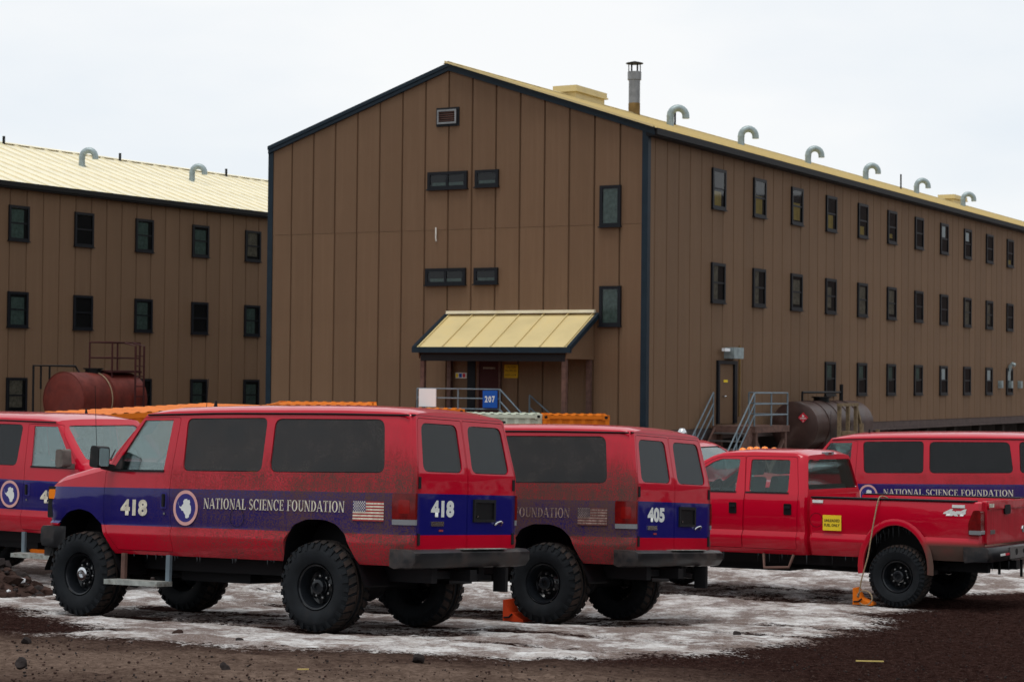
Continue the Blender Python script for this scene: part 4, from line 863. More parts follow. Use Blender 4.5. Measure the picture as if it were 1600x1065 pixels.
# serif lettering built from thick and thin strokes
def serif_text(txt, H, width, y, m='decal', only=None):
    mb = MB(); pen = 0.
    def quad(a, b, c, d): G.append((a, b, c, d))
    def st(x, w, z0=0, z1=1, s0=True, s1=True):
        quad((x-w/2, z0), (x+w/2, z0), (x+w/2, z1), (x-w/2, z1))
        if s0: quad((x-w/2-.08, z0), (x+w/2+.08, z0), (x+w/2+.08, z0+.06), (x-w/2-.08, z0+.06))
        if s1: quad((x-w/2-.08, z1-.06), (x+w/2+.08, z1-.06), (x+w/2+.08, z1), (x-w/2-.08, z1))
    def dg(a, b, w): quad((a[0]-w/2, a[1]), (a[0]+w/2, a[1]), (b[0]+w/2, b[1]), (b[0]-w/2, b[1]))
    def ring(cx, cz, ro, rzo, ri, rzi, a0, a1, n=14):
        for i in range(n):
            p, q = a0+(a1-a0)*i/n, a0+(a1-a0)*(i+1)/n
            quad((cx+ro*math.cos(p), cz+rzo*math.sin(p)), (cx+ro*math.cos(q), cz+rzo*math.sin(q)), (cx+ri*math.cos(q), cz+rzi*math.sin(q)), (cx+ri*math.cos(p), cz+rzi*math.sin(p)))
    pi = math.pi
    word = 0
    for chh in txt:
        G = []; wd = .85; word += chh == ' '
        if chh == 'N': st(.14, .07); dg((.16, 1), (.74, 0), .19); st(.78, .07, s0=False); wd = .95
        elif chh == 'A': dg((.08, 0), (.40, 1), .07); dg((.78, 0), (.44, 1), .20); quad((.2, .3), (.68, .3), (.68, .37), (.2, .37)); quad((-.02, 0), (.2, 0), (.2, .06), (-.02, .06)); quad((.6, 0), (.94, 0), (.94, .06), (.6, .06)); wd = .93
        elif chh == 'T': st(.38, .17, s1=False); quad((.02, .93), (.74, .93), (.74, 1), (.02, 1)); quad((.02, .76), (.07, .76), (.07, .94), (.02, .94)); quad((.69, .76), (.74, .76), (.74, .94), (.69, .94)); wd = .80
        elif chh == 'I': st(.2, .17); wd = .42
        elif chh == 'O': ring(.46, .5, .44, .515, .24, .455, 0, 2*pi, 24); wd = .95
        elif chh == 'L': st(.2, .17); quad((.2, 0), (.68, 0), (.68, .07), (.2, .07)); quad((.63, 0), (.69, 0), (.69, .26), (.63, .26)); wd = .73
        elif chh == 'S': ring(.33, .74, .28, .27, .13, .19, .1*pi, 1.5*pi); ring(.33, .26, .29, .27, .14, .20, -.9*pi, .5*pi); quad((.24, .44), (.42, .40), (.42, .56), (.24, .60)); wd = .68
        elif chh == 'C': ring(.46, .5, .44, .515, .24, .455, .22*pi, 1.78*pi, 20); quad((.74, .66), (.80, .66), (.80, 1.), (.74, 1.)); wd = .88
        elif chh == 'E': st(.2, .17); [quad((.2, a), (.66, a), (.66, a+.07), (.2, a+.07)) for a in (0, .93)]; quad((.2, .48), (.55, .48), (.55, .55), (.2, .55)); quad((.62, 0), (.68, 0), (.68, .24), (.62, .24)); quad((.61, .77), (.66, .77), (.66, 1), (.61, 1)); quad((.5, .38), (.55, .38), (.55, .65), (.5, .65)); wd = .74
        elif chh == 'F': st(.2, .17); quad((.2, .93), (.66, .93), (.66, 1), (.2, 1)); quad((.2, .48), (.55, .48), (.55, .55), (.2, .55)); quad((.61, .75), (.66, .75), (.66, 1), (.61, 1)); quad((.5, .38), (.55, .38), (.55, .65), (.5, .65)); wd = .70
        elif chh == 'U': st(.2, .17, .3, 1, False); st(.74, .07, .3, 1, False); ring(.445, .32, .33, .335, .16, .26, pi, 2*pi, 12); wd = .92
        elif chh == 'D': st(.2, .17); ring(.3, .5, .52, .5, .32, .44, -pi/2, pi/2, 14); quad((.2, .0), (.32, 0), (.32, .06), (.2, .06)); quad((.2, .94), (.32, .94), (.32, 1), (.2, 1)); wd = .88
        else: wd = .38
        for q in (G if only is None or word == only else []): mb.add([(pen+p[0], y, p[1]*H) for p in q], [(0, 1, 2, 3)])
        pen += wd+.04
    k = width/pen; mb.v = [(v[0]*k, v[1], v[2]) for v in mb.v]; return mk(mb, 'lettering', m)

def emblem():
    ring = MB(); 
    def disc(mb, r, y, ri=0, n=40, mi=0):
        vs = [(r*math.cos(2*math.pi*k/n), y, 1.05*r*math.sin(2*math.pi*k/n)) for k in range(n)]
        if ri:
            vs += [(ri*math.cos(2*math.pi*k/n), y, 1.05*ri*math.sin(2*math.pi*k/n)) for k in range(n)]; mb.add(vs, [(k, (k+1) % n, n+(k+1) % n, n+k) for k in range(n)], mi)
        else: mb.add(vs, [tuple(range(n))], mi)
    disc(ring, .186, 0, .150); r_ = mk(ring, 'emblem_ring', 'pink')
    d = MB(); disc(d, .150, -.0005); d_ = mk(d, 'emblem_disc', 'navy')
    c = MB(); pts = [(-.115, .075), (-.105, .035), (-.085, .015), (-.062, .01), (-.05, .03), (-.03, .045), (-.035, .075), (-.015, .095), (.02, .10), (.035, .085), (.06, .09), (.072, .06), (.062, .045), (.082, .02), (.088, -.02), (.08, -.06), (.062, -.075), (.058, -.10), (.03, -.115), (.005, -.11), (.0, -.075), (-.02, -.055), (-.03, -.035), (-.055, -.03), (-.07, -.008), (-.085, .0), (-.10, .03), (-.112, .05)]
    c.sheet(pts, 'y', .0006); c_ = mk(c, 'continent', 'decal_clean'); return r_, d_, c_
def flag_mesh(w, h):
    mb = MB(); n = 13
    for i in range(n):
        z0 = h-(i+1)*h/n; z1 = h-i*h/n; x0 = w*.42 if i < 7 else 0
        mb.sheet([(x0, z0), (w, z0), (w, z1), (x0, z1)], 'y', 0, 0 if i % 2 == 0 else 1)
    mb.sheet([(0, h*6/13), (w*.42, h*6/13), (w*.42, h), (0, h)], 'y', 0.0, 2)
    for r in range(7):
        for c in range(6 if r % 2 == 0 else 5):
            cx = w*.42*((c+.5+(0 if r % 2 == 0 else .5))/6); cz = h*(6/13+(7/13)*(r+.5)/7); s = .011
            mb.sheet([(cx+(s if k % 2 == 0 else s*.45)*math.cos(math.pi/2+k*math.pi/5), cz+(s if k % 2 == 0 else s*.45)*math.sin(math.pi/2+k*math.pi/5)) for k in range(10)], 'y', -.0012, 1)
    return mats(mb.mesh('flag_decal'), ['flag_red', 'decal', 'flag_blue'])

wheel_spec, hub_chrome = make_wheel(.49, .36, .225, 30)
wheel_spec2, _hc = make_wheel(.433, .285, .205, 40)
for s_ in (wheel_spec2,): s_.kids[0].mesh = s_.kids[0].mesh

def wheels(wb, track, r, wt, spec, chrome=None):
    out = []
    for x in (wb, 0):
        for sg in (1, -1):
            w = S('wheel', spec.mesh, (x, sg*track, r), (0, random.uniform(0, 6), 0) if sg > 0 else (0, random.uniform(0, 6), math.pi), list(spec.kids))
            if x == wb and chrome is not None: w.kids = [S(k.name, chrome if k.name == 'hub' else k.mesh, kind=k.kind) for k in spec.kids]
            out.append(w)
    return out
def undercarriage(wb, r, track, zf, rear, front):
    t = MB()
    for sg in (1, -1): t.box(rear, front, sg*.42-.05, sg*.42+.05, zf-.10, zf+.06)
    for x in np.linspace(rear+.1, front-.1, 6): t.box(x-.04, x+.04, -.37, .37, zf-.06, zf+.02)
    for x in (0, wb):
        t.lathe([(.06, -track), (.06, track)], 12, 'y', c=(x, 0, r)); t.lathe([(.001, -.2), (.13, -.15), (.18, 0), (.13, .15), (.001, .2)], 14, 'y', c=(x, .12, r))
        for sg in (1, -1):
            for i in range(3): t.box(x-.55, x+.55, sg*.52-.035, sg*.52+.035, r+.08+.018*i, r+.095+.018*i)
            t.tube([(x+.15, sg*.62, r+.02), (x+.05, sg*.5, zf+.25)], .035, 8)
    t.tube([(0, .12, r), (wb*.5, .0, zf-.15), (wb, .12, r)], .045, 8); t.box(wb*.45, wb*.75, -.25, .25, zf-.22, zf+.1); t.box(.75, 1.9, -.38, -.02, zf-.2, zf+.1)
    t.tube([(wb*.7, -.3, zf-.05), (1.2, -.34, zf-.1), (.3, -.36, zf+.05), (rear+.15, -.6, zf-.02)], .035, 8)
    return S('chassis', mk(t, 'chassis', 'dark', 35))
def seat_mesh(x, y0, y1, z, hh=.62):
    t = MB(); t.prism(rnd([(x-.05, z), (x+.48, z+.02), (x+.48, z+.17), (x-.02, z+.15)], .05), 'y', y0, y1); t.prism(rnd([(x-.06, z+.1), (x+.08, z+.1), (x-.06, z+.1+hh), (x-.18, z+.08+hh)], .05), 'y', y0+.02, y1-.02)
    c = (y0+y1)/2
    if y1-y0 < .7: t.prism(rnd([(x-.11, z+.12+hh), (x-.19, z+.12+hh), (x-.23, z+.31+hh), (x-.14, z+.32+hh)], .03), 'y', c-.13, c+.13)
    return mk(t, 'seat', 'seat', 50, True)
def steering(x, y, z):
    t = MB(); pts = [(x-.09*math.sin(a), y+.19*math.cos(a), z+.17*math.sin(a)) for a in np.linspace(0, 2*math.pi, 25)]; t.tube(pts, .016, 6, cap=False); t.bar((x, y-.18, z), (x, y+.18, z), .03); t.tube([(x, y, z), (x+.35, y, z-.2)], .03, 8); return mk(t, 'steering_wheel', 'dark', 40)
def mirror_parts(x, y, z, sg, m):
    t = MB(); t.prism(rnd([(x-.06, z-.13), (x+.08, z-.11), (x+.06, z+.13), (x-.06, z+.12)], .04), 'y', sg*(y+.09), sg*(y+.27)); t.bar((x, sg*(y-.02), z-.12), (x, sg*(y+.13), z-.1), .07, .07)
    g = MB(); g.prism(rnd([(sg*(y+.105), z-.105), (sg*(y+.255), z-.105), (sg*(y+.255), z+.10), (sg*(y+.105), z+.10)], .03), 'x', x-.064, x-.061)
    return S('wing_mirror', mk(t, 'wing_mirror', m, 35, True), kids=[S('mirror_glass', mk(g, 'mirror_glass', 'chrome', fix=True))])

# -------------------------------- van
def build_van(ext=0.):
    rx = -1.22-ext
    P = dict(xs=[rx, rx+.025, rx+.09, rx+.22, -.6, -.2, .3, .8, 1.3, 1.8, 2.3, 2.55, 2.69, 2.82, 2.95, 3.08, 3.22, 3.32, 3.5, 3.7, 3.9, 4.03, 4.11, 4.15],
             top=[(rx, 2.285), (0, 2.31), (1.5, 2.325), (2.69, 2.315), (3.22, 1.735), (3.4, 1.70), (3.93, 1.585), (4.09, 1.53), (4.15, 1.47)], crown=[(rx, .06), (rx+.3, .11), (0, .128), (2.4, .12), (2.69, .05), (2.9, .025), (3.15, .03), (3.3, .07), (4.0, .06), (4.15, .03)],
             bot=[(rx, .80), (rx+.15, .74), (3.6, .74), (3.75, .92), (4.15, .98)], narrow=[(rx, .075), (rx+.025, .035), (rx+.09, .008), (rx+.2, 0), (3.9, 0), (4.03, .015), (4.11, .045), (4.15, .09)],
             rows=[(.915, .745), (.945, .79), (.992, .95), (.992, .99), (.966, 1.062), (.976, 1.12), (.986, 1.40), (.978, 1.49), (.968, 1.62), (.962, 1.69)], belt=1.69, zref=1.12, tumble=.165, shear=.19, nose0=2.5, bulge=.07)
    sh = shell(P, 0, .045); gs = shell(P, .010, .018); pr = shell(P, -.010, .02); pr2 = shell(P, -.014, .02)
    rear_arch = rnd([(.52, .5), (.47, .98), (.36, 1.13), (.18, 1.195), (-.08, 1.195), (-.24, 1.15), (-.38, 1.02), (-.63, .5)], .05); front_arch = rnd([(4.2, .5), (4.0, .88), (3.94, 1.08), (3.80, 1.20), (3.60, 1.24), (3.42, 1.20), (3.26, 1.08), (2.92, .5)], .06)
    # outlines in (x,z)
    wd = [(2.305, 1.695), (2.265, 2.255), (2.70, 2.255), (3.09, 1.695)]
    w2 = rnd([(2.0, 1.695), (2.035, 2.27), (.86, 2.27), (.85, 1.695)], .07); w3 = rnd([(.72, 1.695), (.735, 2.26), (-.76, 2.245), (-.845, 1.70)], .09); w4 = rnd([(-.98, 1.70), (-.95, 2.25), (rx+.33, 2.24), (rx+.24, 1.71)], .07)
    side_w = [('window', w2), ('window', w3)]+([('window', w4)] if ext > .3 else [])
    if ext <= .3: pass
    door = rnd([(2.125, .79), (2.99, .79), (3.205, 1.07), (3.205, 1.665), (2.74, 2.285), (2.15, 2.285), (2.185, 1.5)], .03)
    wsh = rnd([(-.80, 1.80), (.80, 1.80), (.72, 2.275), (-.72, 2.275)], .06)
    rd = [rnd([(.012, .90), (.87, .90), (.865, 1.69), (.76, 2.265), (.012, 2.265)], .03), rnd([(-.012, .90), (-.87, .90), (-.865, 1.69), (-.76, 2.265), (-.012, 2.265)], .03)]
    rw = [rnd([(.09, 1.72), (.77, 1.72), (.71, 2.215), (.10, 2.215)], .08), rnd([(-.09, 1.72), (-.77, 1.72), (-.71, 2.215), (-.10, 2.215)], .08)]
    both = lambda poly, a=.6, b=1.25: [(poly, 'y', a, b), (poly, 'y', -b, -a)]
    cuts = []
    for (_, w) in side_w: cuts += both(grow(w, .007))
    cuts += both(grow(door, .006)); cuts += [(wsh, 'x', 2.45, 3.6)]+both(rear_arch, .52, 1.3)+both(front_arch, .52, 1.3)
    for d in rd: cuts.append((grow(d, .006), 'x', rx-.3, rx+.32))
    groups = [[], both(front_arch, .52, 1.3), both(rear_arch, .52, 1.3), [(wsh, 'x', 2.45, 3.6)], both(grow(door, .006)), [(grow(d, .006), 'x', rx-.3, rx+.32) for d in rd]]
    for (_, w) in side_w: groups[0] += both(grow(w, .007))
    body = sh
    for g in groups: body = boolean(body, cutter(g), 'DIFFERENCE')
    shade(body, 30); mat0(body, 'paint'); body.name = 'body'
    kids = [S('body', body)]
    nodoor = boolean(sh, cutter(both(front_arch, .52, 1.3)), 'DIFFERENCE')
    for sg in (1, -1):
        sd = lambda poly: [(poly, 'y', .6, 1.25)] if sg > 0 else [(poly, 'y', -1.25, -.6)]
        dm = boolean(nodoor, cutter(sd(door)), 'INTERSECT'); dm = boolean(dm, cutter(sd(grow(wd, .004))), 'DIFFERENCE'); shade(dm, 30); mat0(dm, 'paint'); dm.name = 'front_door'
        sub = [S('pane', skin(gs, sd(wd), 'glass_clear', 'pane'))]
        t = MB(); y = .989*sg; t.prism(rnd([(2.215, 1.265), (2.305, 1.265), (2.305, 1.445), (2.215, 1.445)], .02), 'y', min(y, y-.004*sg), max(y, y-.004*sg)); t2 = MB(); t2.prism(rnd([(2.235, 1.285), (2.265, 1.285), (2.265, 1.43), (2.235, 1.43)], .012), 'y', min(y, y+.028*sg), max(y, y+.028*sg))
        sub.append(S('door_handle', mk(t2, 'door_handle', 'dark', 35, True))); sub.append(S('handle_recess', mk(t, 'handle_recess', 'navy', fix=True)))
        t = MB(); t.lathe([(.001, .992), (.014, .992), (.014, .986)], 10, 'y'); t.v = [(v[0]+2.245, v[1]*sg, v[2]+1.21) for v in t.v]; sub.append(S('lock', mk(t, 'lock', 'steel')))
        sail = [(2.86, 1.70), (3.06, 1.70), (2.86, 1.99), (2.84, 1.99)]; sub.append(S('mirror_sail', skin(pr, sd(rnd([(2.965, 1.70), (3.085, 1.70), (2.975, 1.86)], .01)), 'plastic', 'mirror_sail')))
        sub.append(S('window_seal', skin(pr, sd([(2.29, 1.672), (3.10, 1.672), (3.10, 1.695), (2.29, 1.695)]), 'dark', 'window_seal')))
        kids.append(S('front_door', dm, kids=sub))
        kids.append(mirror_parts(3.10, .99, 1.83, sg, 'plastic' if sg > 0 else 'plastic_grey'))
        for (nm, w) in side_w: kids.append(S('side_window', skin(gs, sd(w), 'glass_dusty', 'side_window')))
        # lamps
        tl = [(.99, 1.165), (.99, 1.49)]
        z0 = rx+.235; kids.append(S('tail_light', skin(pr, sd([(rx-.05, 1.252), (z0, 1.252), (z0, 1.485), (rx-.05, 1.485)]) if False else [((rnd([(rx-.05, 1.222), (z0, 1.222), (z0, 1.487), (rx-.05, 1.487)], .015)), 'y', *( (.885, 1.2) if sg > 0 else (-1.2, -.885)))], 'lamp_red', 'tail_light'),
                       kids=[S('brake_lens', skin(pr2, [(rnd([(rx+.03, 1.28), (rx+.15, 1.28), (rx+.15, 1.42), (rx+.03, 1.42)], .02), 'y', *((.885, 1.2) if sg > 0 else (-1.2, -.885)))], 'lamp_bright', 'brake_lens')), S('reversing_lamp', skin(pr, [(rnd([(rx-.05, 1.165), (z0, 1.165), (z0, 1.22), (rx-.05, 1.22)], .01), 'y', *((.885, 1.2) if sg > 0 else (-1.2, -.885)))], 'lamp_white', 'reversing_lamp'))]))
        hb = MB(); hb.prism(rnd([(3.99, 1.14), (4.175, 1.12), (4.175, 1.49), (4.02, 1.49)], .03), 'y', *((.70, .945) if sg > 0 else (-.945, -.70)))
        am = MB(); am.prism(rnd([(4.05, 1.345), (4.155, 1.345), (4.155, 1.455), (4.05, 1.455)], .02), 'y', *((.945, .955) if sg > 0 else (-.955, -.945)))
        ln = MB(); ln.prism(rnd([(sg*.72, 1.16), (sg*.93, 1.16), (sg*.93, 1.46), (sg*.72, 1.46)], .03), 'x', 4.176, 4.184)
        kids.append(S('headlight', mk(hb, 'headlight', 'dark', 35, True), kids=[S('indicator', mk(am, 'indicator', 'amber', fix=True)), S('lens', mk(ln, 'lens', 'lamp_white', fix=True))]))
        # step
        t = MB(); t.box(2.14, 2.97, sg*.93 if sg > 0 else -1.17, 1.17 if sg > 0 else -.93, .405, .46); stp = mk(t, 'side_step', 'galv_step')
        hs = []
        for x, mm in ((2.18, 'galv_rail'), (2.88, 'rust_beam')): h = MB(); h.box(x-.03, x+.03, sg*.95-.02, sg*.95+.02, .461, .75); hs.append(S('step_hanger', mk(h, 'step_hanger', mm)))
        kids.append(S('side_step', stp, kids=hs))
        # drip rail
        pts = [(x, sg*(interp([(rx, .862), (1.5, .853), (2.69, .857)], x)+.008), interp(P['top'], x)+.004) for x in np.linspace(rx+.14, 2.66, 12)]
        t = MB(); t.tube(pts, .011, 6); kids.append(S('drip_rail', mk(t, 'drip_rail', 'black', 40)))
        # wheel-well liners
        for pl in (rear_arch, front_arch):
            t = MB(); q = pl[2:-2]; vs = []
            for (x, z) in q: vs += [(x, sg*.955, z-.004), (x, sg*.53, z-.004)]
            t.add(vs, [(2*i, 2*i+1, 2*i+3, 2*i+2) for i in range(len(q)-1)]); t.sheet([(x, z) for x, z in q], 'y', sg*.535); kids.append(S('wheel_well', mk(t, 'wheel_well', 'black')))
    t = MB(); t.tube([(rx+.125, y, 2.296) for y in np.linspace(-.84, .84, 9)], .011, 6); kids.append(S('drip_rail', mk(t, 'drip_rail', 'black', 40)))
    kids.append(S('windscreen', skin(gs, [(grow(wsh, -.006), 'x', 2.45, 3.6)], 'glass_clear', 'windscreen')))
    for i, sg in enumerate((1, -1)):
        dm = boolean(sh, cutter([(rd[i], 'x', rx-.3, rx+.32)]), 'INTERSECT'); dm = boolean(dm, cutter([(grow(rw[i], .006), 'x', rx-.4, rx+.5)]), 'DIFFERENCE'); shade(dm, 30); mat0(dm, 'paint'); dm.name = 'rear_door'
        sub = [S('pane', skin(gs, [(rw[i], 'x', rx-.3, rx+.3)], 'glass_rear', 'pane'))]
        t = MB()
        for z in (1.02, 1.60): t.box(rx-.012, rx+.01, sg*.845-.018, sg*.845+.018, z-.06, z+.06)
        sub.append(S('hinge', mk(t, 'hinge', 'dark')))
        if sg < 0:
            pf = MB(); a, b, c, d = -.10, -.50, 1.20, 1.44
            for (y0, y1, z0, z1) in ((b, a, d-.035, d), (b, a, c, c+.03), (b, b+.03, c+.03, d-.035), (a-.03, a, c+.03, d-.035)): pf.box(rx-.022, rx+.004, y0, y1, z0, z1)
            pb = MB(); pb.box(rx-.006, rx-.001, b+.03, a-.03, c+.03, d-.035); bl = MB(); bl.lathe([(.001, -.026), (.012, -.026), (.012, -.012)], 8, 'x', c=(rx, a-.06, c+.06))
            sub.append(S('plate_holder', mk(pf, 'plate_holder', 'dark'), kids=[S('plate_recess', mk(pb, 'plate_recess', 'black')), S('bolt', mk(bl, 'bolt', 'chrome'))]))
            t = MB(); t.tube([(rx-.005, -.50, 1.17), (rx-.035, -.52, 1.195), (rx-.04, -.56, 1.205), (rx-.035, -.60, 1.195), (rx-.005, -.62, 1.17)], .014, 8); sub.append(S('door_handle', mk(t, 'door_handle', 'chrome', 40)))
        else:
            t = MB(); t.prism(rnd([(.42, 1.155), (.64, 1.155), (.64, 1.205), (.42, 1.205)], .006), 'x', rx-.010, rx-.002); sub.append(S('badge', mk(t, 'badge', 'chrome', fix=True)))
            t = MB(); t.prism([(.43, 1.10), (.50, 1.10), (.50, 1.12), (.43, 1.12)], 'x', rx-.008, rx-.002); sub.append(S('badge', mk(t, 'badge', 'flag_red', fix=True)))
        kids.append(S('rear_door', dm, kids=sub))
    # bumpers
    t = MB(); prof = [(0, .72), (-.08, .735), (-.13, .80), (-.13, .885), (-.08, .915), (.06, .92), (.06, .74)]
    prof = [(rx-.02+x, z) for x, z in prof]; ys = [(-1.06, .16), (-1.03, .04), (-.95, 0), (.95, 0), (1.03, .04), (1.06, .16)]; vs = []
    for (y, dx) in ys: vs += [(x+dx, y, z) for x, z in prof]
    n = len(prof); fs = [(i*n+k, i*n+(k+1) % n, (i+1)*n+(k+1) % n, (i+1)*n+k) for i in range(len(ys)-1) for k in range(n)]+[tuple(range(n)), tuple((len(ys)-1)*n+k for k in range(n))[::-1]]
    t.add(vs, fs); sp = MB(); sp.box(rx-.14, rx-.04, -.55, .25, .916, .924); sp2 = MB(); sp2.box(rx-.155, rx-.09, -.32, .30, .775, .80)  # pale layer standing for snow and ice on the bumper top
    hr = MB(); hr.box(rx-.10, rx+.25, -.06, .06, .58, .70); hr.bar((rx-.1, -.50, .72), (rx-.1, -.50, .46), .16, .05); hr.bar((rx+.05, .0, .64), (rx+.05, -.5, .60), .06)
    kids.append(S('rear_bumper', mk(t, 'rear_bumper', 'bumper', 40, True), kids=[S('bumper_snow', mk(sp, 'bumper_snow', 'galv_step')), S('hitch', mk(hr, 'hitch', 'black'))]))
    # side end cap of bumper wrapping the corner
    t = MB(); prof = [(0, .78), (.13, .80), (.155, .86), (.155, 1.0), (.12, 1.03), (-.05, 1.03), (-.05, .80)]; prof = [(4.13+x, z) for x, z in prof]; ys = [(-1.0, -.28), (-.985, -.05), (-.9, 0), (.9, 0), (.985, -.05), (1.0, -.28)]; vs = []
    for (y, dx) in ys: vs += [(x+dx, y, z) for x, z in prof]
    t.add(vs, fs); vl = MB(); vl.box(4.05, 4.2, -.95, .95, .68, .779)
    kids.append(S('front_bumper', mk(t, 'front_bumper', 'bumper', 40, True), kids=[S('valance', mk(vl, 'valance', 'plastic'))]))
    t = MB(); t.box(4.10, 4.235, -.69, .69, 1.10, 1.48); gb = MB()
    for z in (1.17, 1.25, 1.33, 1.41): gb.box(4.236, 4.255, -.67, .67, z-.02, z+.02)
    kids.append(S('grille', mk(t, 'grille', 'black'), kids=[S('grille_bar', mk(gb, 'grille_bar', 'plastic'))]))
    for sx in (.35, -.35):
        t = MB(); t.tube([(3.25, sx, 1.79), (3.21, sx+.05, 1.82), (3.03, sx+.35, 1.955)], [.012, .012, .008], 6); kids.append(S('wiper', mk(t, 'wiper', 'black')))
    t = MB(); t.tube([(2.12, .35, 2.36), (2.11, .35, 2.50)], [.035, .012], 8); kids.append(S('roof_antenna', mk(t, 'roof_antenna', 'black')))
    t = MB(); t.tube([(3.45, -.86, 1.66), (3.38, -.86, 2.85)], .004, 5); kids.append(S('whip_antenna', mk(t, 'whip_antenna', 'black')))
    # interior
    kids += [S('seat', seat_mesh(2.05, .25, .8, 1.12)), S('seat', seat_mesh(2.05, -.8, -.25, 1.12))]
    for x in (1.1, .2, -.65): kids.append(S('seat', seat_mesh(x, -.75, .45, 1.08, .55)))
    t = MB(); t.prism(rnd([(2.85, 1.2), (3.3, 1.2), (3.3, 1.72), (3.05, 1.74), (2.9, 1.62)], .05), 'y', -.86, .86); kids.append(S('dashboard', mk(t, 'dashboard', 'dark', 35, True)))
    t = MB(); t.box(rx+.15, 3.35, -.85, .85, .80, .84); kids.append(S('floor_pan', mk(t, 'floor_pan', 'dark')))
    kids.append(S('steering_wheel', steering(2.74, .48, 1.72)))
    kids += wheels(3.54, .845, .49, .36, wheel_spec, hub_chrome)
    kids.append(undercarriage(3.54, .49, .70, .66, rx+.1, 4.1))
    t = MB()
    for i in range(16): x = random.uniform(.6, 3.0); h = random.uniform(.02, .06); t.tube([(x, random.choice([.9, -.5, .4]), .735), (x, random.choice([.9, .9]), .735-h)] if False else [(x, .92, .745), (x, .92, .745-h)], [.008, .001], 5)
    kids.append(S('icicles', mk(t, 'icicles', 'rubber_letter'), kind='stuff'))
    return P, kids, rx

_em = emblem(); _flag = flag_mesh(.41, .205); _flag_d = flag_mesh(.41, .205)
for _i, _m in enumerate(('decal_red', 'decal_dusty', 'decal_blue')): _flag_d.materials[_i] = MT[_m]
def van_decals(root, num, sides, rx, rear=True, text_x=(1.65, -.36), m='decal', flag=True, nm='lettering', fuel=True):
    for sg in sides:
        rz = math.pi if sg > 0 else 0; y = .9885*sg
        if num: obj('door_number', mats(text_mesh(num, .185, .010, 0, .42), m if m != 'decal' else 'decal'), None, root, (2.72, y, 1.268), (0, 0, rz))
        r = obj('emblem', _em[0], None, root, (1.92, y, 1.28), (0, 0, rz)); obj('emblem_disc', _em[1], None, r); obj('continent', _em[2], None, r, (0, -.003, 0))
        w = text_x[0]-text_x[1]; [obj('lettering', serif_text('NATIONAL SCIENCE FOUNDATION', .115, w, 0, m, k_), None, root, ((text_x[0] if sg > 0 else text_x[1]), y, 1.278), (0, 0, rz)) for k_ in range(3)]
        if flag: obj('flag_decal', _flag if m == 'decal' else _flag_d, None, root, ((-.465 if sg > 0 else -.875), y, 1.195), (0, 0, rz))
        if fuel and sg > 0:
            t = MB(); n = 28; a = [(.105*math.cos(2*math.pi*k/n), 0, .105*math.sin(2*math.pi*k/n)) for k in range(n)]; b = [(.099*math.cos(2*math.pi*k/n), 0, .099*math.sin(2*math.pi*k/n)) for k in range(n)]
            t.add(a+b, [(k, (k+1) % n, n+(k+1) % n, n+k) for k in range(n)]); obj('fuel_door', mats(t.mesh('fuel_door'), 'black'), None, root, (1.15, y, 1.19))
    if rear: obj('rear_number', mats(text_mesh(num, .175, .010, 0, .40), 'decal_clean'), None, root, (rx-.003, .44, 1.335), (0, 0, -math.pi/2))

Pv, van_kids, van_rx = build_van(0.)
Pe, vane_kids, vane_rx = build_van(.50)
GRP = 'red vans with a blue stripe'
def place_van(key, label, kids, over=None):
    loc, rot, _ = POSE[key]; o = thing('passenger_van', label, 'van', loc, rot, GRP)
    for k in kids: inst(k, o, over)
    return o
vA = place_van('A', 'red van with blue stripe numbered 418, nearest the camera', van_kids); van_decals(vA, '418', (1,), van_rx)
vB = place_van('B', 'dusty red van with blue stripe numbered 405 on its rear door', van_kids, {'paint': 'paint_heavy'}); van_decals(vB, '405', (1,), van_rx, m='decal_dusty')
vC = place_van('C', 'red van facing right at the left edge, number 42 on its door', van_kids, {'paint': 'paint_light', 'glass_dusty': 'glass_tint'}); van_decals(vC, '420', (-1,), van_rx, rear=False)
vD = place_van('D', 'red van standing behind the red pickup truck', vane_kids, {'paint': 'paint_light', 'glass_dusty': 'glass_tint'}); van_decals(vD, None, (1,), vane_rx, rear=False, text_x=(1.62, -.86), flag=False)

